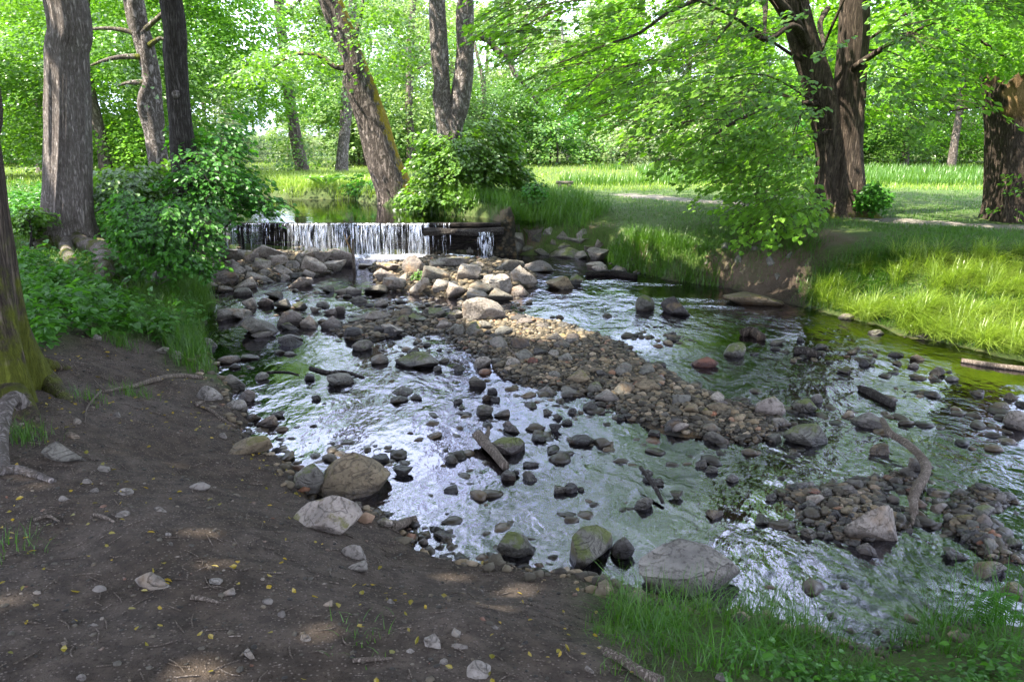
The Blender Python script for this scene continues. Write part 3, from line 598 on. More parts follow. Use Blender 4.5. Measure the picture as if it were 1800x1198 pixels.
# ------------------------------------------------------------------ weir and falling water
wl, wr = P(392, 450, 0)[0]-.5, P(872, 447, 0)[0]
def box_mesh(name, x0, x1, y0, y1, z0, z1, mat, bev=.015, nseg=24, wob=.012, seed=0):
    xs = np.linspace(x0, x1, nseg+1); prof = np.array([[y0, z0+bev], [y0, z1-bev], [y0+bev, z1], [y1-bev, z1], [y1, z1-bev], [y1, z0+bev], [y1-bev, z0], [y0+bev, z0]])
    k = len(prof); V = np.zeros((nseg+1, k, 3))
    for i, x in enumerate(xs):
        V[i, :, 0] = x; V[i, :, 1] = prof[:, 0]+wob*(vn(x*3+np.arange(k)*.7, x*0+seed, seed)-.5)*2; V[i, :, 2] = prof[:, 1]+wob*(vn(x*2.1+np.arange(k)*.5+9, x*0+seed, seed+5)-.5)*2
    idx = np.arange((nseg+1)*k).reshape(nseg+1, k)
    q = np.stack([idx[:-1], idx[1:], np.roll(idx, -1, 1)[1:], np.roll(idx, -1, 1)[:-1]], -1).reshape(-1, 4)
    V = V.reshape(-1, 3)
    return mesh(name, V, [q, np.array([idx[0]]), np.array([idx[-1][::-1]])], mat, False, {'moss': np.zeros(len(V))})
weir = thing('weir', 'low timber weir of dark wet boards holding back the pond', 'weir', (0, 0, 0))
for i in range(5):
    z0 = -.2+i*.15
    obj('board', box_mesh('board', wl, wr+(.1 if i % 2 else 0), WEIR_Y+.02+.008*(i % 2), WEIR_Y+.13, z0+.004, z0+.146, M['wood_wet'], .012, 30, .012, i), weir)
cut = P(757, 390, POND_Z)[0]
obj('crest_beam', box_mesh('crest_beam', wl, cut, WEIR_Y-.03, WEIR_Y+.16, .55, .612, M['wood_wet'], .02, 20, .006, 9), weir)
obj('crest_beam', box_mesh('crest_beam', cut+.01, wr+.1, WEIR_Y-.04, WEIR_Y+.16, .55, .628, M['wood_wet'], .02, 16, .01, 11), weir)
obj('lower_log', box_mesh('lower_log', cut-.1, wr+.15, WEIR_Y-.2, WEIR_Y-.02, .40, .54, M['bark_dark'], .05, 16, .03, 13), weir)
for u in (430, 545, 660, 757, 850):
    x = P(u, 447, 0)[0]
    obj('post', box_mesh('post', x-.05, x+.05, WEIR_Y-.02, WEIR_Y+.015, -.2, .54, M['wood_wet'], .01, 2, .004, int(u)), weir)
k = N('falling_water')
em = k.n('BsdfDiffuse', {'Color': (.52, .55, .6)}); gl = k.n('BsdfGlossy', {'Color': (1, 1, 1), 'Roughness': .15}); trp = k.n('BsdfTransparent', {'Color': (.95, .97, 1)})
mm = k.n('MixShader', {0: .3, 1: em.outputs[0], 2: gl.outputs[0]}); mm = k.n('MixShader', {0: .3, 1: mm.outputs[0], 2: trp.outputs[0]})
M['fall'] = k.surf(k.n('MixShader', {0: k.step(k.noise(26, 4, .6, k.scale(k.pos(), (1.6, 1, .14))), .44, .60), 1: trp.outputs[0], 2: mm.outputs[0]}))
def fall():
    V, Q, n0 = [], [], 0; rg = np.random.default_rng(5)
    groups = [(330, 380, 7, .5), (400, 470, 6, .2), (485, 665, 62, 1), (680, 720, 13, .9), (722, 800, 18, .7), (795, 940, 66, 1), (950, 1100, 32, .7), (1095, 1190, 36, .9), (1265, 1300, 9, .5), (1200, 1260, 5, .3)]
    items = []
    for a, b, n, d in groups:
        for _ in range(n): items.append((360+rg.uniform(a, b)/3, .612, 0.0, d))
    for _ in range(26): items.append((360+rg.uniform(1440, 1525)/3, .46, 0.0, .9))
    for u, zt, zb, d in items:
        x = P(u, 447, 0)[0]; m = 12; t = np.linspace(0, 1, m)
        wd = rg.uniform(.003, .013)*d*(1+.4*np.sin(t*rg.uniform(5, 14)+rg.uniform(0, 6)))
        xx = x+.03*(vn(t*5+u, t*0+u, 3)-.5)+rg.normal(0, .015)*t; yy = WEIR_Y-.04-rg.uniform(.06, .13)*np.sqrt(t)-(.16 if zt < .5 else 0); zz = zt+.015-(zt+.015-zb)*t**1.4
        if rg.random() < .25: e = int(rg.integers(5, 11)); xx, yy, zz, wd, m = xx[:e], yy[:e], zz[:e], wd[:e], e
        V.append(np.stack([np.stack([xx-wd, yy, zz], 1), np.stack([xx, yy-wd*.9, zz], 1), np.stack([xx+wd, yy, zz], 1)], 1).reshape(-1, 3))
        i = np.arange(m-1)*3+n0
        Q.append(np.stack([i, i+1, i+4, i+3], 1)); Q.append(np.stack([i+1, i+2, i+5, i+4], 1)); n0 += 3*m
    return mesh('waterfall', np.vstack(V), np.vstack(Q), M['fall'], True)
wf = obj('waterfall', fall(), kind='structure')
k = N('water_veil'); vd = k.n('BsdfDiffuse', {'Color': (.5, .53, .58)}); vt = k.n('BsdfTransparent', {'Color': (.9, .92, .95)}); vg = k.n('BsdfGlossy', {'Color': (1, 1, 1), 'Roughness': .12})
vm = k.n('MixShader', {0: .5, 1: vd.outputs[0], 2: vg.outputs[0]})
M['veil'] = k.surf(k.n('MixShader', {0: k.math('MULTIPLY', k.step(k.noise(9, 5, .65, k.scale(k.pos(), (2.4, 1, .12))), .42, .7), k.math('MULTIPLY', k.step(k.noise(1.6, 2, .5, k.scale(k.pos(), (1, 1, .05))), .33, .48), .95)), 1: vt.outputs[0], 2: vm.outputs[0]}))
vx = np.linspace(P(400, 447)[0], cut, 160); vt_ = np.linspace(0, 1, 14); VX, VT = np.meshgrid(vx, vt_)
VV = np.stack([VX.ravel(), (WEIR_Y-.04-(.06+.03*vn(VX*7, VX*0, 2))*np.sqrt(VT)).ravel(), (.622-.62*VT**1.4).ravel()], 1); vi = np.arange(160*14).reshape(14, 160)
obj('water_veil', mesh('water_veil', VV, np.stack([vi[:-1, :-1], vi[1:, :-1], vi[1:, 1:], vi[:-1, 1:]], -1).reshape(-1, 4), M['veil'], True), kind='structure')
k = N('foam')
fo = k.n('BsdfDiffuse', {'Color': (.85, .88, .92)}); tp = k.n('BsdfTransparent')
M['foam'] = k.surf(k.n('MixShader', {0: k.math('MULTIPLY', k.attr('rnd'), k.step(k.noise(16, 5, .7, k.pos()), .42, .6)), 1: tp.outputs[0], 2: fo.outputs[0]}))
def foam_strip(cx, cy, rx, ry, amp=.03, ang=0):
    n = 40; a = np.linspace(-1, 1, n); X, Y = np.meshgrid(a, a); r = np.hypot(X, Y)
    x = X*rx; y = Y*ry; c, s_ = math.cos(ang), math.sin(ang); x, y = x*c-y*s_, x*s_+y*c
    z = .004+amp*np.clip(1-r, 0, 1)*vn(X*9+cx, Y*9+cy, 4)
    i = np.arange(n*n).reshape(n, n); q = np.stack([i[:-1, :-1], i[:-1, 1:], i[1:, 1:], i[1:, :-1]], -1).reshape(-1, 4)
    return np.stack([x.ravel()+cx, y.ravel()+cy, z.ravel()], 1), q, np.clip(1.15-r.ravel(), 0, 1)
FO = [((wl+.9+.8*i), WEIR_Y-.30, .75, .30, .10, 0) for i in range(6)]
for u, v, rx, ry, an in ((1215, 528, .55, .18, -.2), (1130, 500, .6, .15, -.2), (1050, 495, .5, .12, 0), (1080, 520, .4, .12, .2), (1800, 1085, .5, .3, -.7), (1255, 540, .4, .14, -.3), (985, 520, .35, .1, .1)):
    p = P(u, v, 0); FO.append((p[0], p[1], rx, ry, .02, an))
V, Q, A, n0 = [], [], [], 0
for a in FO:
    v_, q_, r_ = foam_strip(*a); V.append(v_); Q.append(q_+n0); A.append(r_*(1 if a[4] > .03 else .55)); n0 += len(v_)
obj('foam', mesh('foam', np.vstack(V), np.vstack(Q), M['foam'], True, {'rnd': np.concatenate(A)}), kind='stuff')

# ------------------------------------------------------------------ wood: trunks, limbs, sticks
def smooth_path(pts, rad, n):
    pts = np.asarray(pts, float); rad = np.asarray(rad, float)
    d = np.concatenate([[0], np.cumsum(np.linalg.norm(np.diff(pts, axis=0), axis=1))]); t = np.linspace(0, d[-1], n)
    ext = np.vstack([2*pts[0]-pts[1], pts, 2*pts[-1]-pts[-2]]); out = np.zeros((n, 3))
    k = np.clip(np.searchsorted(d, t, 'right')-1, 0, len(pts)-2); f = ((t-d[k])/np.maximum(d[k+1]-d[k], 1e-9))[:, None]
    p0, p1, p2, p3 = ext[k], ext[k+1], ext[k+2], ext[k+3]
    out = .5*(2*p1+(p2-p0)*f+(2*p0-5*p1+4*p2-p3)*f**2+(3*p1-p0-3*p2+p3)*f**3)
    return out, np.interp(t, d, rad), t
def tube(pts, rad, seg=10, n=None, ridge=0.0, ridges=11, flare=0.0, flare_h=.5, lobes=6, seed=0, moss=None, bumps=.06, cap=True, top=None):
    pts = np.asarray(pts, float); L = np.linalg.norm(np.diff(pts, axis=0), axis=1).sum()
    n = n or max(4, int(L/max(.02, np.mean(rad)*.7)))
    c, r, t = smooth_path(pts, rad, n)
    tan = norm(np.gradient(c, axis=0)); ref = np.array([0, 1., 0]) if abs(tan[0][2]) > .6 else np.array([0, 0, 1.])
    u = np.zeros_like(c); prev = norm(np.cross(tan[0], ref))
    for i in range(n):
        prev = prev-tan[i]*(prev@tan[i]); prev /= np.linalg.norm(prev); u[i] = prev
    w_ = np.cross(tan, u)
    th = np.linspace(0, 2*np.pi, seg, endpoint=False)
    TH, TT = np.meshgrid(th, t)
    rr = r[:, None]*(1+bumps*2*(vn(np.cos(TH)*1.6+seed*3.3+TT*1.4/max(.3, r.mean()*4), np.sin(TH)*1.6+TT*.8/max(.3, r.mean()*4), seed)-.5))
    if ridge: 
        ph = TH*ridges/(2*np.pi)
        w1 = vn(np.cos(TH)*ridges/4+TT*.5, np.sin(TH)*ridges/4+TT*.45+seed, seed+2); w2 = vn(np.cos(TH)*ridges/2, np.sin(TH)*ridges/2+TT*1.6, seed+4)
        rr = rr+ridge*(np.abs(w1-.5)*2+.6*w2-.7)
    if flare:
        lob = .55+.45*np.cos(TH*lobes+seed*1.7+1.5*(vn(TH*0+TT*2, TH*0, seed)-.5)); lob = lob*(.6+.8*vn(np.cos(TH)*1.3+9, np.sin(TH)*1.3, seed+8))
        rr = rr+flare*lob*np.exp(-(TT/flare_h)**1.15*2.2)
    V = c[:, None]+rr[..., None]*(np.cos(TH)[..., None]*u[:, None]+np.sin(TH)[..., None]*w_[:, None])
    if top is not None: V = top(V, TH, TT)
    nv = n*seg; idx = np.arange(nv).reshape(n, seg); nx_ = np.roll(idx, -1, 1)
    q = np.stack([idx[:-1], nx_[:-1], nx_[1:], idx[1:]], -1).reshape(-1, 4)
    nrm = norm(np.cos(TH)[..., None]*u[:, None]+np.sin(TH)[..., None]*w_[:, None])
    ms = np.zeros((n, seg)) if moss is None else moss(V, nrm, TT)
    V = V.reshape(-1, 3); ms = np.broadcast_to(ms, (n, seg)).ravel()
    tris = np.zeros((0, 3), int)
    if cap:
        V = np.vstack([V, c[0], c[-1]]); ms = np.concatenate([ms, [ms[0], ms[-1]]])
        tris = np.vstack([np.stack([nx_[0], idx[0], np.full(seg, nv)], 1), np.stack([idx[-1], nx_[-1], np.full(seg, nv+1)], 1)])
    return V, q, tris, ms
def tube_obj(name, pts, rad, mat, parent=None, base=None, **kw):
    V, q, t, ms = tube(pts, rad, **kw)
    if base is not None: V = V-np.asarray(base)[None]
    return obj(name, mesh(name, V, [q, t], mat, True, {'moss': ms}), parent)
def px_path(lst, y): return [W(u, v, y if not isinstance(y, (list, tuple)) else y[i]) for i, (u, v) in enumerate(lst)]
low_moss = lambda h, s=1.0: (lambda V, nrm, T: s*np.clip(1-T/h, 0, 1))

# ------------------------------------------------------------------ leaves
class Leaves:
    def __init__(s): s.c, s.a, s.n, s.l, s.w, s.t = [], [], [], [], [], []
    def twigs(s, name, mat, base, r=.006):
        p = np.concatenate(s.t)-np.asarray(base)[None, None]; n, m = p.shape[:2]; w_ = (r*np.linspace(1, .35, m))[None, :, None]
        t_ = norm(np.gradient(p, axis=1)); sd = norm(np.cross(t_, np.array([0, 0, 1.]))); up = np.cross(sd, t_)
        V = np.stack([p+sd*w_, p-sd*w_*.5+up*w_*.87, p-sd*w_*.5-up*w_*.87], 2).reshape(-1, 3); k = np.arange(n*m*3).reshape(n, m, 3); q = np.roll(k, -1, 2)
        return mesh(name, V, np.stack([k[:, :-1], q[:, :-1], q[:, 1:], k[:, 1:]], -1).reshape(-1, 4), mat, True, {'moss': np.zeros(len(V))})
    def add(s, c, a, n, l, w):
        s.c.append(c); s.a.append(a); s.n.append(n); s.l.append(np.broadcast_to(l, len(c))); s.w.append(np.broadcast_to(w, len(c)))
    def cat(s):
        return np.vstack(s.c), np.vstack(s.a), np.vstack(s.n), np.concatenate(s.l), np.concatenate(s.w)
    def mesh(s, name, mat, base=(0, 0, 0), fine=True, keep=None, rg=RNG):
        c, a, n, l, w_ = s.cat()
        if keep is not None:
            k = keep(c); c, a, n, l, w_ = c[k], a[k], n[k], l[k], w_[k]
        c = c-np.asarray(base)[None]
        a = norm(a); n = norm(n-(n*a).sum(1, keepdims=True)*a); sd = np.cross(n, a); m = len(c)
        l = l[:, None]; w_ = w_[:, None]
        if fine:
            P0 = c-a*l*.5; tip = c+a*l*.5-n*l*.12
            r1 = c-a*l*.18+sd*w_*.5+n*l*.07; l1 = c-a*l*.18-sd*w_*.5+n*l*.07
            r2 = c+a*l*.2+sd*w_*.36+n*l*.03; l2 = c+a*l*.2-sd*w_*.36+n*l*.03
            V = np.stack([P0, r1, r2, tip, l2, l1], 1).reshape(-1, 3); k = (np.arange(m)*6)[:, None]
            Q = np.vstack([k+np.array([[0, 1, 2, 3]]), k+np.array([[0, 3, 4, 5]])]); per = 6
        else:
            V = np.stack([c-a*l*.5, c+sd*w_*.5+n*l*.08, c+a*l*.5, c-sd*w_*.5+n*l*.08], 1).reshape(-1, 3)
            Q = (np.arange(m)*4)[:, None]+np.array([[0, 1, 2, 3]]); per = 4
        rn = np.clip(rg.beta(2, 2, m)+.25*(vn(c[:, 0]*1.3+c[:, 2]*.9, c[:, 1]*1.3-c[:, 2]*.7, 12)-.5), 0, 1)
        return mesh(name, V, Q, mat, False, {'rnd': np.repeat(rn, per)})
def sprays(L, cen, out, length, width, nleaf, leaf, droop=.35, jit=.45, thick=.06, rg=RNG):
    m = len(cen); out = norm(out*np.array([1, 1, 0])+1e-6)
    nl = nleaf; u = rg.uniform(0, 1, (m, nl)); v = rg.uniform(-1, 1, (m, nl))*(1-u*.6)
    side = np.stack([-out[:, 1], out[:, 0], np.zeros(m)], 1)
    length = np.broadcast_to(length, m); width = np.broadcast_to(width, m)
    dr = droop*(1+.5*rg.normal(size=m)); roll = rg.normal(0, .25, m)
    p = cen[:, None]+out[:, None]*(u*length[:, None])[..., None]+side[:, None]*(v*width[:, None]*.5)[..., None]
    p[..., 2] += -dr[:, None]*length[:, None]*u**1.5+roll[:, None]*v*width[:, None]*.5+rg.normal(0, thick, (m, nl))
    uq = np.linspace(-.25, .95, 3)[None]; tw = cen[:, None]+out[:, None]*(uq*length[:, None])[..., None]; tw[..., 2] += -dr[:, None]*length[:, None]*np.maximum(uq, 0)**1.5; L.t.append(tw)
    for sg_ in (-1, 1):
        for u0 in (.2, .5):
            ub = u0+np.linspace(0, .35, 3)[None]; vb_ = sg_*np.linspace(0, .7, 3)[None]*(1-u0*.6); sb = cen[:, None]+out[:, None]*(ub*length[:, None])[..., None]+side[:, None]*(vb_*width[:, None]*.5)[..., None]; sb[..., 2] += -dr[:, None]*length[:, None]*ub**1.5+roll[:, None]*vb_*width[:, None]*.5
            L.t.append(sb)
    ang = rg.normal(0, .3, (m, nl))+v*1.1
    a = out[:, None]*np.cos(ang)[..., None]+side[:, None]*np.sin(ang)[..., None]; a[..., 2] -= .25+.3*rg.random((m, nl))
    n = np.zeros((m, nl, 3)); n[..., 2] = 1; n = n+out[:, None]*.35*dr[:, None, None]+rg.normal(0, jit, (m, nl, 3))
    ll = leaf*rg.uniform(.65, 1.2, (m, nl))
    L.add(p.reshape(-1, 3), a.reshape(-1, 3), n.reshape(-1, 3), ll.ravel(), ll.ravel()*.78)
def ell(n, c, r, shell=0.0, rg=RNG):
    d = norm(rg.normal(size=(n, 3))); q = (shell**3+(1-shell**3)*rg.random(n))**(1/3)
    return np.asarray(c)+d*q[:, None]*np.asarray(r), d

BOUGH = [(W(u, v, y), r) for u, v, y, r in ((1180, 200, 12.3, .5), (1250, 170, 12.2, .5), (1330, 200, 12.2, .55), (1290, 260, 12.4, .6), (1230, 280, 12.4, .5), (1370, 290, 12.4, .55), (1330, 330, 12.6, .5), (1400, 230, 12.4, .5), (1390, 370, 12.6, .5), (1150, 120, 12.4, .5), (1300, 110, 12.0, .5), (1050, 140, 12.6, .45), (1100, 60, 12.4, .5), (1220, 60, 12.2, .5), (980, 70, 12.8, .5))]
def bough_keep(c):                # chinks in the upper crown that let the sun onto the low bough
    k = np.ones(len(c), bool)
    for p, r in BOUGH:
        d = c-p[None]; t = d@SUN; k &= ~((np.linalg.norm(d-t[:, None]*SUN, axis=1) < r) & (t > .25))
    return k
# where sunlight reaches the ground: gaps in the canopies follow these
LITP = [(gpoly([(1290, 468), (1425, 464), (1425, 532), (1310, 518)]), .2, .93), (gpoly([(1110, 420), (1240, 425), (1260, 485), (1130, 470)]), .3, .9),
        (wpoly([(790, 562), (880, 548), (1000, 565), (1080, 592), (1040, 608), (930, 606), (840, 590)]), .05, 1.0),
        (gpoly([(1430, 490), (1500, 470), (1600, 458), (1830, 455), (1850, 700), (1640, 650), (1500, 600), (1415, 560), (1425, 535)]), .3, 1.0),
        (gpoly([(1090, 395), (1250, 415), (1290, 460), (1430, 462), (1425, 525), (1300, 512), (1200, 490), (1110, 465)]), .4, .8),
        (wpoly([(640, 455), (930, 452), (945, 510), (800, 525), (650, 505)], .15), .15, .75),
        (wpoly([(400, 445), (620, 440), (620, 480), (430, 490)], .15), .15, .5),
        (wpoly([(395, 395), (880, 395), (880, 450), (395, 450)], .1), .3, .85),
        (wpoly([(1320, 530), (1830, 640), (1830, 690), (1500, 600), (1300, 560)]), .0, .6)]
LITS = [(G1(u, v), r) for u, v, r in ((790, 1015, .09), (890, 1043, .07), (868, 1066, .07), (550, 1110, .08), (820, 1128, .06), (375, 990, .09), (325, 838, .08), (350, 936, .07), (340, 1185, .1), (920, 1028, .05), (100, 425, .25), (130, 410, .2), (25, 1050, .05), (615, 830, .12), (1090, 690, .12))]
y2_ = G1(118, 432)[1]
LITS += [(W(100, 180, y2_-.36), .33), (W(98, 225, y2_-.36), .33), (W(102, 268, y2_-.36), .33), (W(128, 315, y2_-.42), .24), (W(124, 345, y2_-.42), .22), (W(265, 130, 14.5), .4), (W(265, 200, 14.5), .4), (W(118, 45, y2_-.3), .16), (W(300, 330, 10), .35), (W(420, 330, 12), .5), (W(60, 420, 11), .4)]
def lit_keep(c):
    k = np.ones(len(c), bool)
    for poly, z, pr in LITP:
        t = (c[:, 2]-z)/SUN[2]; x = c[:, 0]-SUN[0]*t; y = c[:, 1]-SUN[1]*t
        hit = inside(x, y, poly) & (t > .3)
        if pr < 1: hit &= .6*vn(x*4.5, y*4.5, 5)+.4*vn(x*1.6, y*1.6, 6) < .2+.6*pr
        k &= ~hit
    for p, r in LITS:
        d = c-p[None]; t = d@SUN; e = np.linalg.norm(d-t[:, None]*SUN, axis=1)
        k &= ~((e < (r*.6+.045 if r < .15 else r+.05)) & (t > .3))
    return k

# ------------------------------------------------------------------ trees with their own portraits
def limbs(parent, base, tips, start, mat, n=6, r=.05, rg=RNG):
    for i in rg.choice(len(tips), min(n, len(tips)), replace=False):
        e = tips[i]; s0 = start(e); md = (s0+e)/2+np.array([0, 0, .12*np.linalg.norm(e-s0)])+rg.normal(0, .08, 3)
        tube_obj('branch', [s0, md, e], [r, r*.6, r*.2], mat, parent, base, seg=6, n=10, seed=i)
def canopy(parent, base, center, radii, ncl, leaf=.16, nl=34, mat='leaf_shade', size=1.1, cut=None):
    L = Leaves(); c, d = ell(ncl, center, radii, .35)
    sprays(L, c, d, size, size*.8, nl, leaf, .3, .4, .12)
    def keep(q):
        k = lit_keep(q) & bough_keep(q)
        el = (q[:, 2]-CAM_Z)/np.maximum(q[:, 1], .1)
        k &= ~((q[:, 1] > 0) & (el < .19) & (q[:, 1] < 40))
        return k
    o = obj('crown', L.mesh('crown', M[mat], base, False, keep), parent, 'stuff')
    return c
# near mossy tree, cut by the picture's edge
b1 = G1(-62, 690); y1 = b1[1]
t = thing('linden_tree', 'mossy trunk with flared roots on the soil path, its foot wrapped in moss', 'tree', b1)
pth = [b1-[0, 0, .25], W(-66, 600, y1), W(-78, 450, y1), W(-100, 250, y1), W(-135, 0, y1), np.array([-4.6, y1+.2, 7.5]), np.array([-4.3, y1+.3, 12])]
tube_obj('trunk', pth, [.36, .35, .33, .31, .29, .25, .12], M['bark_old'], t, b1, seg=90, n=180, ridge=.035, ridges=16, flare=.34, flare_h=1.1, lobes=5, seed=3, bumps=.03, moss=lambda V, nr, T: np.clip(1.05-T/2.0, 0, 1)*.95)
for pts, r in (([(15, 640), (70, 668), (130, 712)], .13), ([(-10, 690), (40, 720), (70, 760)], .11), ([(30, 660), (95, 650), (130, 640)], .07)):
    g = [G1(*q) for q in pts]; g[0][2] += .15; g[1][2] += .03; g[2][2] -= .06
    tube_obj('root', g, [r, r*.75, r*.35], M['bark_old'], t, b1, seg=16, n=24, seed=int(r*100), moss=lambda V, nr, T: .55+0*T, bumps=.15)
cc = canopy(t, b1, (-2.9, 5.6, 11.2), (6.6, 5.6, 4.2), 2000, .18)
limbs(t, b1, cc, lambda e: np.array([-4.5, y1+.2, 7.0]), M['bark_old'], 10, .12)
# big tree on the left bank
b2 = G1(118, 432); y2 = b2[1]
t = thing('linden_tree', 'thick straight ridged trunk with sunlit patches rising from the leafy bank', 'tree', b2)
pth = [b2-[0, 0, .3], W(118, 400, y2), W(120, 250, y2), W(117, 100, y2), W(113, -10, y2), np.array([b2[0]-.1, y2, 8]), np.array([b2[0], y2+.2, 14])]
px = pxm(y2)
tube_obj('trunk', pth, [.42, 38*px, 35*px, 32*px, 31*px, .26, .12], M['bark_linden'], t, b2, seg=130, n=190, ridge=.034, ridges=30, flare=.42, flare_h=.85, lobes=6, seed=5, bumps=.025, moss=lambda V, nr, T: np.clip(1.0-T/1.0, 0, 1)*.85+.1*np.clip(-nr[..., 0], 0, 1)*np.clip(1.3-T/2, 0, 1))
for pts, r in (([(140, 415), (172, 440), (185, 480), (160, 505)], .13), ([(160, 430), (198, 460), (218, 505)], .12), ([(100, 420), (72, 440), (40, 452)], .10), ([(120, 430), (120, 455), (150, 480)], .09)):
    g = [G1(*q) for q in pts]; dv = (g[1]-b2)*[1, 1, 0]; g[0] = b2+norm(dv)*.06+np.array([0, 0, .12])
    for j in g[1:-1]: j[2] += .06
    g[-1][2] -= .05
    tube_obj('root', g, [r*1.3]+[r]*(len(g)-2)+[r*.4], M['bark_linden'], t, b2, seg=18, n=28, seed=int(r*100)+3, moss=lambda V, nr, T: .5+0*T, bumps=.18)
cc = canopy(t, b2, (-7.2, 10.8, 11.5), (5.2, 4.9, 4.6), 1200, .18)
limbs(t, b2, cc, lambda e: np.array([b2[0]-.1, y2, 8]), M['bark_linden'], 10, .12)
# gnarled grey tree and dark straight tree behind the shrubs
b3 = G1(282, 318); y3 = 14.8; b3 = np.array([W(282, 318, y3)[0], y3, float(H(W(282, 318, y3)[0], y3))]); px = pxm(y3)
t = thing('gnarled_tree', 'crooked pale grey trunk with knots and bare side branches', 'tree', b3)
pth = [b3-[0, 0, .2], W(280, 300, y3), W(272, 230, y3), W(262, 180, y3), W(264, 130, y3), W(252, 80, y3), W(236, 0, y3), W(226, -60, y3), np.array([b3[0]-.7, y3, 8])]
tube_obj('trunk', pth, [.22, 14*px, 15*px, 18*px, 13*px, 15*px, 15*px, .15, .08], M['bark_grey'], t, b3, seg=40, n=120, ridge=.02, ridges=8, flare=.12, seed=7, bumps=.2, moss=lambda V, nr, T: .25+0*T)
for pts in ([(248, 66), (225, 55), (190, 50), (150, 52)], [(252, 100), (215, 100), (185, 106), (160, 115)], [(255, 145), (230, 145), (208, 150)], [(262, 80), (280, 68), (290, 70)], [(246, 60), (290, 20), (330, -20)]):
    tube_obj('branch', px_path(pts, y3-.1), np.linspace(.055, .02, len(pts)), M['bark_grey'], t, b3, seg=8, n=16, seed=len(pts), moss=lambda V, nr, T: .5+0*T)
L = Leaves(); c = np.array([W(u, v, y3+RNG.uniform(-1.5, 1.5)) for u, v in zip(RNG.uniform(150, 300, 60), RNG.uniform(-60, 150, 60))]); sprays(L, c, RNG.normal(size=(60, 3)), .6, .5, 22, .085, .3, .5, .08)
c, d = ell(160, (b3[0]-1, y3, 8), (2.6, 2.4, 2.2), .3); sprays(L, c, d, .9, .7, 26, .12, .3, .4, .1)
obj('crown', L.mesh('crown', M['leaf_bright'], b3, True, lit_keep), t, 'stuff')
y4 = 13.2; x4 = W(326, 318, y4)[0]; b4 = np.array([x4, y4, float(H(x4, y4))]); px = pxm(y4)
t = thing('dark_tree', 'straight dark trunk with a pale knot scar above the left bank shrubs', 'tree', b4)
pth = [b4-[0, 0, .2], W(325, 300, y4), W(316, 200, y4), W(308, 100, y4), W(298, -10, y4), np.array([x4-.4, y4, 8]), np.array([x4-.5, y4, 12])]
tube_obj('trunk', pth, [.25, 21*px, 18*px, 18*px, 17*px, .13, .05], M['bark_dark'], t, b4, seg=48, n=140, ridge=.016, ridges=16, flare=.1, seed=8)
kn = W(309, 166, y4-.17); tube_obj('knot', [kn-[0, .0, 0], kn-[0, .03, 0]], [.07, .04], M['bark_grey'], t, b4, seg=14, n=4, seed=1)
L = Leaves(); c, d = ell(240, (x4-.5, y4, 9.5), (3, 2.6, 2.6), .3); sprays(L, c, d, 1.0, .8, 26, .14, .3, .4, .1)
tip = c
obj('crown', L.mesh('crown', M['leaf_shade'], b4, False, lit_keep), t, 'stuff')
limbs(t, b4, tip, lambda e: np.array([x4-.4, y4, 8]), M['bark_dark'], 6, .05)

# mid distance trees upstream
def slim(label, pts, y, rad, mat, name='alder_tree', clumps=(), leaf=.09, lm='leaf_bright', branches=(), seed=0, flare=.1, top=9.0, group=None, moss=None, nl=20, size=.7):
    bx = W(pts[-1][0], pts[-1][1], y)[0]; b = np.array([bx, y, float(H(bx, y))]); p = pxm(y)
    t = thing(name, label, 'tree', b, group)
    up = px_path(pts, y); e = up[0]+(up[0]-up[1])*.8; e2 = np.array([e[0]+(up[0][0]-up[1][0]), y, max(top, e[2]+1)])
    tube_obj('trunk', [b-[0, 0, .25]]+up[::-1]+[e, e2], [rad[-1]*p*1.25]+[r*p for r in rad[::-1]]+[rad[0]*p*.85, rad[0]*p*.3], mat, t, b, seg=30, n=110, ridge=.02, ridges=9, flare=flare, flare_h=.5, seed=seed, bumps=.12, moss=moss)
    for br, r0 in branches:
        tube_obj('branch', px_path(br, y-.05), np.linspace(r0, r0*.3, len(br)), mat, t, b, seg=8, n=20, seed=len(br)+seed, bumps=.15, moss=(lambda V, nr, T: .62*np.clip(nr[..., 2]+.4, 0, 1)) if moss else None)
    if clumps:
        L = Leaves(); cT, dT = ell(90, e2-[0, 0, .8], (2.0, 2.0, 1.5), .2); sprays(L, cT, dT, .9, .7, 18, .14, .3, .5, .1)
        for u, v, ru, rv, n in clumps:
            uu = u+ru*RNG.uniform(-1, 1, n)*RNG.random(n)**.3; vv = v+rv*RNG.normal(0, .5, n).clip(-1, 1)
            c = np.array([W(a, bb, y+RNG.uniform(-1.8, 1.8)) for a, bb in zip(uu, vv)])
            sprays(L, c, RNG.normal(size=(n, 3)), size, size*.8, nl, leaf, .3, .6, .1)
        obj('crown', L.mesh('crown', M[lm], b, True), t, 'stuff')
    return t
slim('slim crooked alder trunk standing beyond the far pond bank', [(488, -10), (496, 60), (502, 130), (512, 190), (522, 250), (532, 305)], 31, (8, 8, 8, 9, 10, 12), M['bark_far'], seed=11,
     clumps=[(470, 70, 70, 60, 60), (520, 120, 90, 25, 60), (440, 120, 40, 50, 30), (530, 280, 30, 40, 26), (470, 20, 60, 30, 26), (560, 15, 50, 12, 8)], leaf=.13, size=1.2,
     branches=(([(503, 22), (520, 8), (545, -20)], .09), ([(500, 90), (470, 70), (450, 40)], .05), ([(505, 150), (470, 130), (440, 150)], .05)), lm='leaf_bright')
slim('pale trunk with a reddish foot behind the leaning mossy tree', [(618, 40), (614, 100), (610, 170), (606, 230), (600, 300)], 30, (7, 8, 9, 9, 11), M['bark_grey'], seed=12, clumps=[(640, 60, 60, 60, 40), (600, 180, 40, 40, 16)], leaf=.13, size=1.1)
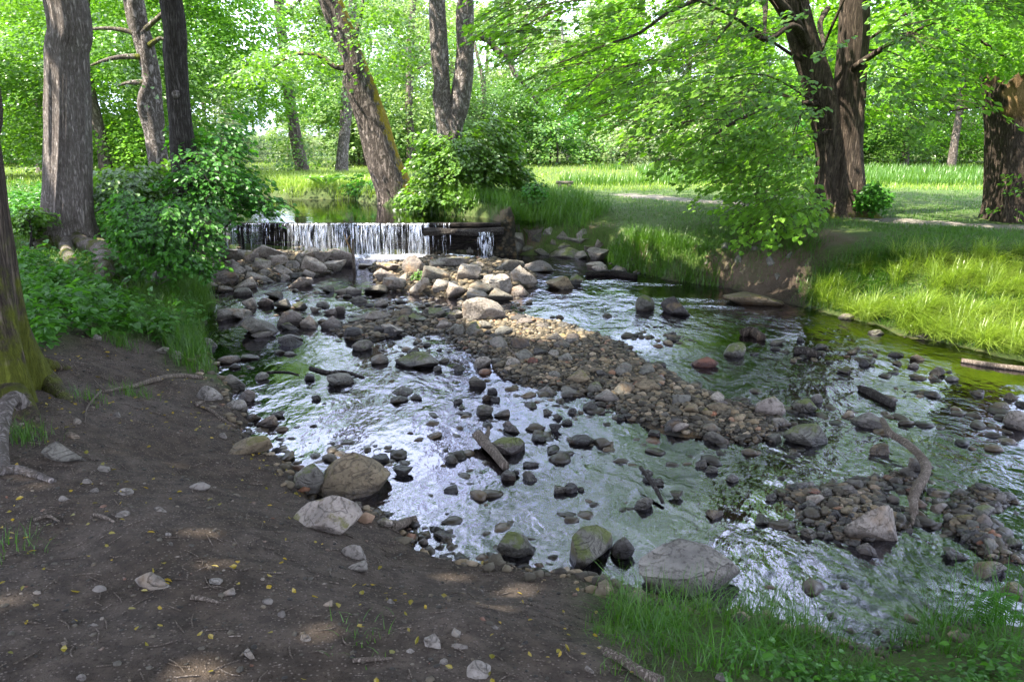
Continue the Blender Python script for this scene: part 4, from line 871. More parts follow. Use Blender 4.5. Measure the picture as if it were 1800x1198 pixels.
slim('leaning trunk lined with yellow moss at the pond edge', [(574, -15), (598, 45), (620, 100), (632, 145), (645, 190), (665, 255), (700, 358)], 19.8, (17, 18, 19, 23, 25, 27, 30), M['bark_moss'], 'leaning_tree', seed=13, flare=.2,
     clumps=[(500, 110, 90, 22, 55), (450, 125, 40, 25, 22), (560, 60, 30, 25, 8), (660, 40, 45, 45, 34), (690, 90, 40, 50, 34)], leaf=.10, size=.75,
     branches=(([(612, 118), (590, 118), (560, 98), (520, 96), (480, 118)], .07), ([(580, 12), (572, 14), (566, 14)], .07), ([(622, 70), (632, 40), (640, -10)], .08)),
     moss=lambda V, nr, T: np.clip(nr[..., 0]*.95-.28, 0, 1)+.16*ss(-.1, .25, fbm(V[..., 2]*1.1, V[..., 0]*2, 3, 4))+.05)
tt = slim('two stemmed grey tree growing out of the waterside bush', [(767, -15), (771, 60), (776, 140), (784, 230), (794, 350)], 18.8, (12, 13, 14, 15, 18), M['bark_grey'], 'twin_stem_tree', seed=14,
     branches=(([(770, 200), (764, 180), (763, 160), (772, 146)], .05), ([(822, 66), (845, 64), (862, 72), (872, 88), (892, 100), (905, 130), (925, 152), (945, 182)], .10), ([(888, 96), (893, 60), (898, 10)], .035), ([(890, 98), (915, 93), (930, 78)], .05)),
     clumps=[(930, 150, 40, 30, 22), (880, 40, 40, 40, 14)], leaf=.08, size=.6, moss=lambda V, nr, T: .2+0*T)
b = np.array(tt.location); tube_obj('stem', px_path([(790, 330), (797, 230), (808, 190), (817, 110), (818, 40), (820, -15), (826, -120)], 18.8), np.array([16, 15, 15, 15, 14, 13, 8])*pxm(18.8), M['bark_grey'], tt, b, seg=30, n=90, ridge=.02, ridges=9, seed=15, bumps=.12)
slim('dark branching trunk among bright foliage behind the pond', [(724, 40), (720, 90), (721, 130), (719, 190), (722, 250), (722, 300)], 38, (5, 6, 6, 6, 7, 8), M['bark_far'], seed=16,
     branches=(([(724, 105), (745, 85), (755, 70)], .06), ([(722, 125), (700, 118), (690, 105)], .05), ([(724, 80), (735, 65), (745, 60)], .05), ([(722, 128), (750, 112), (765, 100)], .05)), clumps=[(720, 60, 70, 60, 50), (700, 200, 60, 60, 60), (760, 160, 40, 80, 36)], leaf=.16, size=1.4, lm='leaf_far')
for u, y, l in ((996, 44, 'thin white birch stem before the wooded slope'), (906, 47, 'thinner white birch stem deeper in the wooded slope')):
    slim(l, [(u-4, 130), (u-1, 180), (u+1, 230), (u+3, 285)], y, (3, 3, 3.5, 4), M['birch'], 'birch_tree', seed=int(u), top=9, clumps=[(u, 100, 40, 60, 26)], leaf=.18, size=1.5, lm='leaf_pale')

# twin linden on the far bank
yR = 15.0; bR = np.array([W(1474, 372, yR)[0], yR, 0.0]); bR[2] = float(H(bR[0], yR)); px = pxm(yR)
t = thing('twin_linden', 'great linden with two fused trunks and drooping leafy boughs on the far bank', 'tree', bR)
def fus(V, nr, T): return np.clip(.75-T/.7, 0, 1)
p1 = [W(1456, 385, yR), W(1457, 330, yR), W(1459, 260, yR), W(1443, 170, yR), W(1412, 70, yR), W(1388, -15, yR), W(1350, -160, yR), W(1325, -300, yR)]
tube_obj('trunk', p1, np.array([26, 24, 24, 25, 23, 21, 14, 4])*px, M['bark_old'], t, bR, seg=72, n=130, ridge=.035, ridges=13, flare=.25, flare_h=.55, lobes=5, seed=21, moss=fus)
p2 = [W(1492, 388, yR-.05), W(1490, 330, yR-.05), W(1487, 260, yR), W(1493, 170, yR), W(1501, 70, yR), W(1503, -15, yR), W(1515, -170, yR), W(1520, -310, yR)]
tube_obj('trunk', p2, np.array([30, 28, 26, 25, 23, 22, 13, 4])*px, M['bark_old'], t, bR, seg=72, n=130, ridge=.035, ridges=14, flare=.3, flare_h=.55, lobes=5, seed=23, moss=fus)
for pts, r in (([(1418, 82), (1395, 45), (1345, 70), (1300, 35)], .07), ([(1455, 15), (1442, 40), (1446, 70), (1448, 84)], .055), ([(1410, 60), (1350, -10), (1250, -30)], .12), ([(1250, -10), (1180, 20), (1120, 60), (1060, 80)], .04), ([(1300, -10), (1290, 30), (1268, 60), (1258, 75)], .035), ([(1345, 0), (1345, 40), (1344, 70)], .05), ([(1500, 120), (1560, 80), (1640, 40)], .07), ([(1440, 180), (1350, 190), (1250, 240), (1200, 300)], .05), ([(1455, 230), (1400, 250), (1330, 320), (1370, 385)], .04)):
    tube_obj('branch', px_path(pts, list(np.linspace(yR-.2, yR-1.8, len(pts)))), np.linspace(r, r*.3, len(pts)), M['bark_old'], t, bR, seg=8, n=20, seed=int(r*1000), bumps=.2)
ENV_U = [870, 885, 900, 960, 1010, 1100, 1180, 1260, 1320, 1440, 1455, 1500, 1560, 1620, 1700, 1740, 1810]
ENV_V = [-200, 0, 90, 150, 185, 230, 265, 305, 385, 390, 290, 240, 225, 205, 190, 100, 90]
def topx(c):
    d = c-np.array([0, 0, CAM_Z]); f = d@FW; return 900+F*d[:, 0]/f, 599-F*(d@UPV)/f
c, d = ell(4300, (bR[0]-.4, yR-.8, 5.2), (6.8, 5.6, 4.6), .3)
u, v = topx(c)
ok = (v+25 < np.interp(u, ENV_U, ENV_V)) & (c[:, 1] > 9.0) & (c[:, 2] < 7.6)
trunkzone = (u > 1370) & (u < 1525) & (v < 345) & (c[:, 1] < yR+.4); ok &= ~(trunkzone & (RNG.random(len(c)) < .80))
rightz = (u > 1525) & (v > -30); ok &= ~(rightz & (RNG.random(len(c)) < .35))
ok &= ~((v > -80) & (RNG.random(len(c)) < .45)); ok &= ~((c[:, 2] > 4.6) & (c[:, 0] < 5.5) & (RNG.random(len(c)) < .45))
c, d = c[ok], d[ok]
# the low sunlit bough to the left of the trunks
n = 260; uu = np.concatenate([RNG.uniform(1150, 1430, 135), RNG.uniform(1310, 1440, 38)]); vv = np.concatenate([RNG.uniform(130, 330, 135), RNG.uniform(340, 395, 38)])
okk = vv < np.interp(uu, ENV_U, ENV_V)+15; uu, vv = uu[okk], vv[okk]
lowc = np.array([W(a, b_, q) for a, b_, q in zip(uu, vv, RNG.uniform(11.5, 14, len(uu)))]); lowc = lowc[lowc[:, 2] > 1.0]
over = np.column_stack([RNG.uniform(.6, 6.0, 420), RNG.uniform(9.6, 12.6, 420), RNG.uniform(5.2, 7.4, 420)])  # extra leaf sprays above the view, added to shade the lawn
L = Leaves(); sprays(L, over, over-bR, 1.0, .75, 26, .13, .3, .36, .03)
sprays(L, c, d, 1.0, .75, 26, .12, .38, .36, .03)
LB = Leaves()
dd = lowc-bR; sprays(LB, lowc, dd, .8, .62, 26, .11, .35, .34, .025)
obj('crown', L.mesh('crown', M['leaf_linden'], bR, True, lambda q: lit_keep(q) & bough_keep(q)), t, 'stuff'); obj('bough_leaves', LB.mesh('bough_leaves', M['leaf_linden'], bR, True), t, 'stuff'); obj('twigs', LB.twigs('twigs', M['bark_old'], bR, .0045), t, 'stuff'); obj('twigs', L.twigs('twigs', M['bark_old'], bR, .0055), t, 'stuff')
limbs(t, bR, c[(c[:, 2] < 7)], lambda e: W(1430, 120, yR) if e[0] < bR[0] else W(1497, 90, yR), M['bark_old'], 11, .03)
limbs(t, bR, lowc, lambda e: W(1448, 190, yR), M['bark_old'], 10, .018)

# broken old trunk at the right edge
yB = 14.6; xB = W(1800, 372, yB)[0]; bB = np.array([xB, yB, float(H(xB, yB))]); px = pxm(yB)
kk = M['bark_old'].copy(); kk.name = 'bark_broken'; M['bark_broken'] = kk
tr_ = kk.node_tree; pb = [n_ for n_ in tr_.nodes if n_.type == 'BSDF_PRINCIPLED'][0]; old = pb.inputs['Base Color'].links[0].from_socket
mx = tr_.nodes.new('ShaderNodeMixRGB'); at = tr_.nodes.new('ShaderNodeAttribute'); at.attribute_name = 'raw'
ns = tr_.nodes.new('ShaderNodeTexNoise'); ns.inputs['Scale'].default_value = 5; rp = tr_.nodes.new('ShaderNodeValToRGB'); rp.color_ramp.elements[0].color = (.16, .09, .03, 1); rp.color_ramp.elements[1].color = (.34, .22, .10, 1); rp.color_ramp.elements[0].position = .35; rp.color_ramp.elements[1].position = .62
tr_.links.new(ns.outputs[0], rp.inputs[0]); tr_.links.new(at.outputs['Fac'], mx.inputs[0]); tr_.links.new(old, mx.inputs[1]); tr_.links.new(rp.outputs[0], mx.inputs[2]); tr_.links.new(mx.outputs[0], pb.inputs['Base Color'])
t = thing('broken_trunk', 'thick broken off trunk with jagged top and bare yellow wood', 'tree trunk', bB)
ztop = W(1800, 112, yB)[2]
def jag(V, TH, TT):
    f = ss(.72, 1, TT/TT.max()); V[..., 2] += f*(.55*(vn(TH*2.2, TH*0, 3)-.6)+.18*(vn(TH*9, TH*0, 5)-.5)); return V
V, q, tri, ms = tube([bB-[0, 0, .3], W(1799, 340, yB), W(1797, 240, yB), W(1793, 112, yB)], np.array([62, 56, 54, 52])*px, seg=110, n=110, ridge=.06, ridges=12, flare=.22, flare_h=.4, lobes=7, seed=31, cap=False, top=jag, bumps=.07, moss=lambda V, nr, T: np.clip(.5-T, 0, 1))
u, v = topx(V); raw = ss(1762, 1772, u+8*np.sin(v*.2))*ss(218, 195, v)*ss(118, 132, v)*(V[:, 1] < yB)
V2 = V-bB; nn = len(V2)
inner = V2.reshape(110, 110, 3)[50:].copy(); cxy = inner[..., :2].mean(1, keepdims=True); inner[..., :2] = cxy+(inner[..., :2]-cxy)*.8; inner[..., 2] -= .02
idx = np.arange(60*110).reshape(60, 110)+nn; nxt = np.roll(idx, -1, 1); q2 = np.stack([idx[:-1], idx[1:], nxt[1:], nxt[:-1]], -1).reshape(-1, 4)
rim_o = np.arange(109*110, 110*110); rim = np.stack([rim_o, np.roll(rim_o, -1), np.roll(idx[-1], -1), idx[-1]], 1)
obj('trunk', mesh('trunk', np.vstack([V2, inner.reshape(-1, 3)]), [q, q2, rim], kk, True, {'moss': np.concatenate([ms, np.zeros(60*110)]), 'raw': np.concatenate([raw, np.full(60*110, .5)])}), t)
L = Leaves(); uu = RNG.uniform(1600, 1850, 70); vv = RNG.uniform(-20, 130, 70); vv = np.minimum(vv, 110+0*vv)
c = np.array([W(a, b_, yB-.7+RNG.uniform(-1, .6)) for a, b_ in zip(uu, vv)]); sprays(L, c, RNG.normal(size=(70, 3))+[-1, 0, 0], .8, .6, 30, .09, .3, .5, .05)
c = np.array([W(a, b_, yB-.8) for a, b_ in ((1785, 320), (1800, 335), (1795, 310), (1760, 372), (1790, 378))]); sprays(L, c, RNG.normal(size=(5, 3)), .3, .3, 18, .07, .1, .5, .05)
obj('sprout_leaves', L.mesh('sprout_leaves', M['leaf_linden'], bB), t, 'stuff')
for pts in ([(1790, 118), (1760, 95), (1700, 60), (1640, 40)], [(1735, 185), (1700, 190), (1668, 196)]):
    tube_obj('branch', px_path(pts, yB-.5), np.linspace(.035, .012, len(pts)), M['bark_old'], t, bB, seg=7, n=14)

# tall shade trees out of view; the last three are added to block skylight
for (x, y), cr, rad, lab in (((-9.5, 1.5), (-8.2, 1.2, 11), (5, 5, 4.5), 'tall linden on the left bank behind the soil path'), ((-13.0, 7.0), (-12.3, 7, 12.5), (5, 5, 5), 'tall linden far up the left bank beyond the big ridged trunk'), ((-3.0, -4.0), (-4, -2.4, 11), (5, 4.2, 4), 'tall linden behind the viewer on the soil bank'), ((5.2, -1.5), (4.6, .6, 11.5), (5.4, 5.2, 4.2), 'unseen tall tree added on the near bank right of the slab to block skylight'), ((3.0, -9.0), (3, -8, 11), (5.5, 5, 4.5), 'unseen tall tree added well behind the viewer to block skylight'), ((12.5, 3.8), (11.4, 4.5, 11.5), (5.2, 5.2, 4.4), 'unseen tall tree added on the far bank past the tussocks to block skylight')):
    b = np.array([x, y, float(H(x, y))]); t = thing('shade_tree', lab, 'tree', b)
    tube_obj('trunk', [b-[0, 0, .3], b+[0, 0, 1], b+[.1, .1, 5], b+[.3, .1, 12]], [.45, .36, .3, .12], M['bark_linden'], t, b, seg=40, n=80, ridge=.025, ridges=18, flare=.25, flare_h=.6, seed=int(abs(x)*3))
    cc = canopy(t, b, cr, rad, *((1200, .20) if x < -2 else (560, .30)), 30); limbs(t, b, cc, lambda e: b+np.array([.15, .1, 7]), M['bark_linden'], 8, .1)

# ------------------------------------------------------------------ wooded slope beyond the meadow
def proto_tree(seed, h, r, leaf, ncl, nl, lm, bark, low=.18):
    rg = np.random.default_rng(seed); L = Leaves()
    nb = 7; cs = []
    for i in range(nb*2):
        zc = h*rg.uniform(low+.1, .92); k = 1-abs((zc/h-.5)/.62)**2; a = rg.uniform(0, 6.28); rr = r*max(.25, k)*rg.uniform(.35, .75)
        c, d = ell(max(8, int(ncl/(nb*2))), (rr*math.cos(a), rr*math.sin(a), zc), (r*.48, r*.48, h*.12), .2, rg); cs.append(c)
    c = np.vstack(cs); sprays(L, c, c*np.array([1, 1, 0])+rg.normal(0, .5, c.shape), r*.34, r*.28, nl, leaf, .35, .55, .12, rg)
    cm = L.mesh('crown', M[lm], (0, 0, 0), False, None, rg)
    V, q, tr, ms = tube([(0, 0, -.4), (0, 0, 1), (rg.normal(0, .2), rg.normal(0, .2), h*.5), (rg.normal(0, .4), rg.normal(0, .4), h*.93)], [.24, .19, .14, .04], seg=12, n=20, seed=seed, flare=.1)
    return cm, mesh('trunk', V, [q, tr], M[bark], True, {'moss': ms})
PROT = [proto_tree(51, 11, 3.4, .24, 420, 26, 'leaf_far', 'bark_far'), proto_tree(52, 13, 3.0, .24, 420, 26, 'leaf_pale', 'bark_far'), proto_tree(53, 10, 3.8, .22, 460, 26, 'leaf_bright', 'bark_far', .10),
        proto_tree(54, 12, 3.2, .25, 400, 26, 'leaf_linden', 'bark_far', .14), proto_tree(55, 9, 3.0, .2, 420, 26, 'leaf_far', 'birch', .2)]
MIDP = [proto_tree(61, 8.5, 3.6, .13, 900, 32, 'leaf_bright', 'bark_far', .02), proto_tree(62, 9.5, 3.2, .13, 900, 32, 'leaf_linden', 'bark_far', .05)]
def plant_tree(pr, x, y, s, rz, name, label, group, sx=1.0):
    t = thing(name, label, 'tree', (x, y, float(H(x, y))), group, rz); t.scale = (s*sx, s*sx, s)
    obj('crown', pr[0], t, 'stuff'); obj('trunk', pr[1], t); return t
rg = np.random.default_rng(77)
def gap(u): return 395 < u < 610
FOREST = []
for dist, n, smin, smax in ((47, 18, .62, .85), (56, 20, .75, .95), (67, 22, .85, 1.1), (82, 24, 1.0, 1.2)):
    for i in range(n):
        u = -420+2640*(i+rg.uniform(.1, .9))/n; y = dist+rg.uniform(-4, 4); s = rg.uniform(smin, smax)
        if gap(u):
            if dist < 50: continue
            s = .56*dist/67
        if dist == 47 and 640 < u < 900: s *= .75
        x = (u-900)/F*y*1.02
        FOREST.append((x, y, s, rg.uniform(0, 6.28), int(rg.integers(0, 5))))
for x, y, s, rz, k in FOREST:
    plant_tree(PROT[k], x, y, s, rz, 'forest_tree', ['leafy green tree in the wooded slope beyond the meadow', 'tall greyish green tree in the wooded slope beyond the meadow', 'broad bright green tree in the wooded slope beyond the meadow', 'dark green tree in the wooded slope beyond the meadow', 'pale stemmed tree in the wooded slope beyond the meadow'][k], 'trees of the wooded slope')
for u, y, s, k, lab in ((215, 25, .95, 0, 'bright leafy tree behind the crooked grey trunk'), (360, 27, 1.0, 1, 'bright leafy tree behind the dark straight trunk'), (30, 27, .9, 0, 'leafy tree across the sunny grass behind the thick ridged trunk'), (110, 33, 1.1, 1, 'taller leafy tree further behind the thick ridged trunk'), (290, 35, 1.1, 0, 'tall leafy tree between the crooked and dark trunks, far back'),
                      (1640, 34, .85, 1, 'leafy tree behind the gap between the great linden and broken trunk'), (1790, 31, .8, 1, 'leafy tree behind the broken trunk'), (1560, 40, .95, 0, 'leafy tree behind the great linden'), (1380, 42, .9, 1, 'leafy tree behind the drooping linden boughs'), (655, 40, .75, 0, 'leafy tree behind the leaning mossy trunk'), (850, 42, .9, 0, 'leafy tree behind the two stemmed tree')):
    plant_tree(MIDP[k], (u-900)/F*y*1.02, y, s, u*.37, 'leafy_tree', lab, None)
# shrubs along the meadow edge
def proto_shrub(seed, h, r, leaf, ncl, nl, lm):
    rg = np.random.default_rng(seed); L = Leaves(); c, d = ell(ncl, (0, 0, h*.5), (r, r, h*.5), .25, rg)
    c = c+.25*r*rg.normal(size=c.shape)*[1, 1, .3]; c[:, 2] = np.maximum(c[:, 2], .1)
    sprays(L, c, d, r*.5, r*.4, nl, leaf, .4, .55, .08, rg)
    fm = L.mesh('foliage', M[lm], (0, 0, 0), False, None, rg); V, Q, T, MS, n0 = [], [], [], [], 0
    V, q, tr, ms = tube([(0, 0, -.2), (.05, 0, h*.3), (rg.normal(0, .2)*r, rg.normal(0, .2)*r, h*.75)], [.05, .04, .015], seg=6, n=10)
    return fm, mesh('stem', V, [q, tr], M['bark_far'], True, {'moss': ms})
SHR = [proto_shrub(71, 2.6, 1.6, .14, 150, 24, 'leaf_pale'), proto_shrub(72, 3.2, 1.5, .15, 150, 24, 'leaf_far'), proto_shrub(73, 2.2, 1.9, .13, 170, 24, 'leaf_bright'), proto_shrub(74, 3.6, 1.7, .15, 170, 24, 'leaf_shrub')]
for i in range(46):
    u = -150+2150*(i+rg.uniform(0, 1))/46; y = rg.uniform(39, 46); k = int(rg.integers(0, 4)); s = rg.uniform(.8, 1.35)
    if gap(u): s *= .75; y += 5
    x = (u-900)/F*y*1.02; t = thing('shrub', ['greyish green shrub at the foot of the wooded slope', 'mid green upright shrub at the foot of the wooded slope', 'bright low shrub at the foot of the wooded slope', 'dark green shrub at the foot of the wooded slope'][k], 'shrub', (x, y, float(H(x, y))), 'shrubs at the foot of the slope', rg.uniform(0, 6.28)); t.scale = (s,)*3
    obj('foliage', SHR[k][0], t, 'stuff'); obj('stem', SHR[k][1], t)

# ------------------------------------------------------------------ shrubs by the water
def shrub(label, root, blobs, leaf, lm, nl=26, size=.4, stems=5, name='shrub', jit=.5):
    b = G1(*root) if len(root) == 2 else np.array([W(root[0], root[1], root[2])[0], root[2], 0.])
    if len(root) == 3: b[2] = float(H(b[0], b[1]))
    t = thing(name, label, 'shrub', b); L = Leaves(); cs = []
    for u, v, ru, rv, y, dy, n in blobs:
        d = norm(RNG.normal(size=(n, 3))); q = RNG.random(n)**.4
        c = np.array([W(u+ru*a*k, v+rv*b_*k, y+dy*e*k) for (a, b_, e), k in zip(d, q)]); c[:, 2] = np.maximum(c[:, 2], H(c[:, 0], c[:, 1])+.05); cs.append(c)
    c = np.vstack(cs); sprays(L, c, c-b+RNG.normal(0, .3, c.shape), size, size*.8, nl, leaf, .35, jit, .04)
    obj('foliage', L.mesh('foliage', M[lm], b, True), t, 'stuff'); obj('twigs', L.twigs('twigs', M['bark_dark'], b, .004), t, 'stuff')
    for i in RNG.choice(len(c), stems, replace=False):
        e = c[i]; m_ = b*.45+e*.55+RNG.normal(0, .06, 3)+[0, 0, .1]; tube_obj('stem', [b+RNG.normal(0, .04, 3)*[1, 1, 0], m_, e], [.02, .014, .005], M['bark_dark'], t, b, seg=6, n=12)
    return t
shrub('leafy hazel like shrub filling the left bank before the weir', (305, 480), [(235, 378, 32, 22, 10.3, .6, 24), (275, 368, 34, 20, 10.6, .7, 24), (325, 382, 36, 24, 10.8, .7, 28), (255, 415, 42, 22, 10.2, .6, 30), (310, 422, 42, 24, 10.4, .6, 30), (355, 405, 24, 20, 10.8, .5, 12), (300, 455, 40, 16, 10.2, .4, 16), (345, 448, 26, 20, 10.4, .4, 12), (365, 368, 22, 12, 11, .4, 8), (225, 345, 16, 14, 10.8, .4, 7)], .082, 'leaf_shrub', 15, .42, 14, jit=.65)
shrub('tall dark green shrub overhanging the weir end, below the dark trunk', (345, 400, 12.8), [(360, 300, 50, 50, 12.8, .9, 90), (395, 235, 26, 40, 13, .8, 26), (345, 365, 36, 30, 12.6, .6, 46), (400, 320, 36, 34, 12.9, .6, 30), (330, 250, 24, 30, 13.4, .5, 18), (430, 352, 50, 12, 12.6, .4, 26)], .09, 'leaf_shrub', 17, .5, 8)
shrub('low bright shrub between the ridged trunk and crooked tree', (230, 340, 13.6), [(215, 330, 55, 40, 13.6, .9, 110), (280, 330, 50, 50, 13.9, .8, 100)], .10, 'leaf_bright', 18, .5, 4)
shrub('sunny shrub growing just behind the ridged trunk foot', (50, 400, 11.6), [(45, 390, 32, 32, 11.8, .5, 46)], .07, 'leaf_bright', 22, .3, 3)
shrub('bushy green shrub wrapped around the two stemmed tree', (795, 360, 18.2), [(812, 300, 78, 65, 18.2, .9, 240), (858, 275, 45, 55, 18.4, .8, 100), (800, 350, 78, 28, 17.8, .7, 110), (850, 232, 38, 32, 18.4, .5, 40), (770, 262, 34, 34, 18.4, .5, 36), (895, 300, 22, 40, 18, .4, 24)], .10, 'leaf_bright', 26, .5, 6)
shrub('dark low shrub beside the great linden foot', (1535, 362), [(1538, 345, 32, 22, 14.6, .4, 50)], .085, 'leaf_shrub', 22, .3, 3)
shrub('low weedy bush on the far pond bank behind the leaning trunk', (650, 335, 21.5), [(650, 330, 40, 22, 21.5, .6, 60)], .09, 'leaf_shrub', 22, .4, 3)
shrub('upright weedy bush on the bank behind the weir end', (938, 372, 17.0), [(938, 345, 18, 30, 17, .4, 40)], .08, 'leaf_shrub', 22, .3, 3)
shrub('small leafy weed clump growing in the sunlit rock heap', (735, 490), [(737, 484, 9, 5, 12.2, .15, 10)], .05, 'leaf_bright', 16, .14, 2, name='weed_clump')

# broad leaved ground cover on the left bank
def herbs(name, poly, n, h0, h1, leaf, lm, mask=None):
    q = sample_poly(poly, n)
    if mask is not None: q = q[mask(q)]
    n = len(q); z = H(q[:, 0], q[:, 1]); L = Leaves(); nl = 9
    hh = RNG.uniform(h0, h1, n); a = RNG.uniform(0, 6.28, (n, nl)); f = RNG.uniform(.25, 1, (n, nl)); r = RNG.uniform(.02, .10, (n, nl))
    c = np.stack([q[:, 0:1]+r*np.cos(a), q[:, 1:2]+r*np.sin(a), z[:, None]+hh[:, None]*f], -1).reshape(-1, 3)
    ax = np.stack([np.cos(a), np.sin(a), -.25+0*a], -1).reshape(-1, 3); nn_ = RNG.normal(0, .35, (n*nl, 3))+[0, 0, 1]; l = leaf*np.repeat(RNG.uniform(.45, 1.35, n), nl)*RNG.uniform(.6, 1.4, n*nl)
    L.add(c, ax, nn_, l, l*.72); o = obj(name, L.mesh(name, M[lm], (0, 0, 0), True), kind='stuff'); return o
herbs('ground_cover', gpoly([(20, 440), (170, 440), (390, 480), (372, 560), (310, 605), (190, 598), (60, 630), (20, 560)]), 1250, .04, .38, .075, 'leaf_herb', lambda q: (fbm(q[:, 0]*1.2, q[:, 1]*1.2, 3, 8) > -.04) & (np.hypot(q[:, 0]-b2[0]-.2, (q[:, 1]-b2[1]+.8)*.6) > .85))
herbs('bank_weeds', gpoly([(20, 360), (170, 330), (400, 350), (385, 470), (180, 445), (20, 450)]), 1500, .1, .55, .09, 'leaf_herb', lambda q: np.hypot(q[:, 0]-b2[0], (q[:, 1]-b2[1]+.5)*.7) > .95)

# ------------------------------------------------------------------ grass
def blades(name, pts, h, wd, mat, lean=.35, leandir=None, levels=3, bend=1.0):
    n = len(pts); rg = RNG; a = rg.uniform(0, 6.28, n); d = np.stack([np.cos(a), np.sin(a)], 1)
    if leandir is not None: d = d*.55+np.asarray(leandir)
    ln = lean*rg.uniform(.3, 1.6, n); t = np.linspace(0, 1, levels+1)
    s = np.stack([-d[:, 1], d[:, 0]], 1); s = s/np.maximum(np.linalg.norm(s, axis=1, keepdims=True), .01)
    rows = []
    for k_, tt_ in enumerate(t):
        off = h*ln*tt_**2*bend; zz = h*(tt_-.45*np.minimum(ln, 1.6)*tt_**2.2*min(1, bend)); c = np.column_stack([pts[:, 0]+d[:, 0]*off, pts[:, 1]+d[:, 1]*off, pts[:, 2]-.02+zz])
        w_ = wd*(1-tt_)**.7*.5
        if k_ < levels:
            rows.append(c+np.column_stack([s*w_[:, None], np.zeros(n)])); rows.append(c-np.column_stack([s*w_[:, None], np.zeros(n)]))
        else: rows.append(c)
    per = len(rows); V = np.stack(rows, 1).reshape(-1, 3); k = (np.arange(n)*per)[:, None]
    Q = np.vstack([k+np.array([[2*j, 2*j+1, 2*j+3, 2*j+2]]) for j in range(levels-1)]); T = k+np.array([[2*levels-2, 2*levels-1, 2*levels]])
    rn = np.clip(RNG.beta(2, 2, n)+.5*(vn(pts[:, 0]*1.5, pts[:, 1]*1.5, 2)-.5), 0, 1)
    return obj(name, mesh(name, V, [Q, T], M[mat], False, {'rnd': np.repeat(rn, per)}), kind='stuff')
def on_land(q): return np.column_stack([q, H(q[:, 0], q[:, 1])])
def tufts(poly, nt, per, spread, z=.5, mask=None):
    q = sample_poly(gpoly(poly), nt)
    if mask is not None: q = q[mask(q)]
    k = len(q); o = RNG.normal(0, spread, (k, per, 2)); pts = (q[:, None]+o).reshape(-1, 2); return pts[sdist(pts[:, 0], pts[:, 1], STREAM) > -.03]
# near right edge
NEARG = [(1060, 1060), (1110, 1060), (1300, 1065), (1430, 1120), (1500, 1140), (1640, 1100), (1810, 1100), (1830, 1230), (1200, 1230), (1090, 1120)]
g1 = tufts(NEARG, 230, 20, .05, .35, lambda q: fbm(q[:, 0]*2.2, q[:, 1]*2.2, 3, 33) > -.02)
blades('near_grass', on_land(g1), .04+.22*RNG.power(.7, len(g1)), RNG.uniform(.003, .0065, len(g1)), 'grass_dark', .75, None, 4)
g1 = tufts([(1560, 1075), (1640, 1050), (1760, 1060), (1780, 1120), (1600, 1120)], 34, 26, .05, .2)
blades('tall_near_grass', on_land(g1), RNG.uniform(.12, .5, len(g1)), RNG.uniform(.003, .007, len(g1)), 'grass_dark', .55, None, 4)
g1 = tufts([(1060, 1060), (1160, 1050), (1420, 1090), (1450, 1140), (1300, 1110), (1090, 1110)], 46, 20, .045, .2)
blades('tall_edge_grass', on_land(g1), RNG.uniform(.08, .34, len(g1)), RNG.uniform(.003, .006, len(g1)), 'grass', .6, None, 4)
g1 = tufts([(1040, 1050), (1075, 1060), (1110, 1140), (1240, 1230), (1100, 1230), (1050, 1120)], 40, 8, .04, .45)
blades('sparse_grass', on_land(g1), RNG.uniform(.03, .12, len(g1)), RNG.uniform(.003, .006, len(g1)), 'grass', .6)
herbs('near_weeds', wpoly([(1330, 1120), (1500, 1150), (1810, 1100), (1830, 1230), (1250, 1230)], .35), 110, .03, .10, .03, 'leaf_herb')
# left bank grass
g1 = tufts([(250, 505), (350, 500), (380, 560), (350, 600), (368, 660), (320, 640), (290, 600), (230, 570)], 330, 26, .07, .3)
blades('left_bank_grass', on_land(g1), RNG.uniform(.10, .38, len(g1)), RNG.uniform(.004, .009, len(g1)), 'grass', .55)
for u, v, n, hh, lab in ((212, 605, 200, .26, 'bright grass tuft at the edge of the bare soil below the weeds'), (235, 695, 110, .18, 'thin grass tuft beside the broken stick on the soil'), (628, 1118, 50, .09, 'little grass sprig alone in the bare soil'), (20, 960, 60, .14, 'grass tuft by the roots on the bare soil'), (40, 770, 200, .2, 'dark grass tuft under the looping root'), (340, 570, 160, .24, 'grass tuft hanging over the left water edge'), (150, 700, 80, .15, 'sparse grass tuft beside the mossy roots')):
    p = G1(u, v); q = p[:2]+RNG.normal(0, .075, (n, 2)); o = blades('grass_tuft', on_land(q), RNG.uniform(.4, 1, n)*hh, RNG.uniform(.003, .006, n), 'grass', .5)
    tag(o, lab, 'grass')
# sunlit tussocks on the right bank
TP = gpoly([(1425, 530), (1445, 485), (1600, 450), (1850, 445), (1850, 640), (1640, 598), (1500, 556)])
tus = np.vstack([sample_poly(TP, 95), sample_poly(gpoly([(1440, 536), (1640, 592), (1830, 642), (1830, 605), (1640, 560), (1450, 515)]), 45)])
nb_ = 130; rad_ = RNG.uniform(.10, .22, (len(tus), 1)); an_ = RNG.uniform(0, 6.28, (len(tus), nb_)); rr_ = np.sqrt(RNG.random((len(tus), nb_)))
dirs = np.stack([np.cos(an_), np.sin(an_)], -1)
pt = (tus[:, None]+dirs*(rr_*rad_*.5)[..., None]).reshape(-1, 2)
ld = (dirs*rr_[..., None]*.9+RNG.normal(0, .35, (len(tus), 1, 2))+np.array([.25, -.45])).reshape(-1, 2)
hh_ = (RNG.uniform(.18, .50, (len(tus), 1))*RNG.uniform(.55, 1.1, (len(tus), nb_))).ravel()
ok = sdist(pt[:, 0], pt[:, 1], STREAM) > -.05
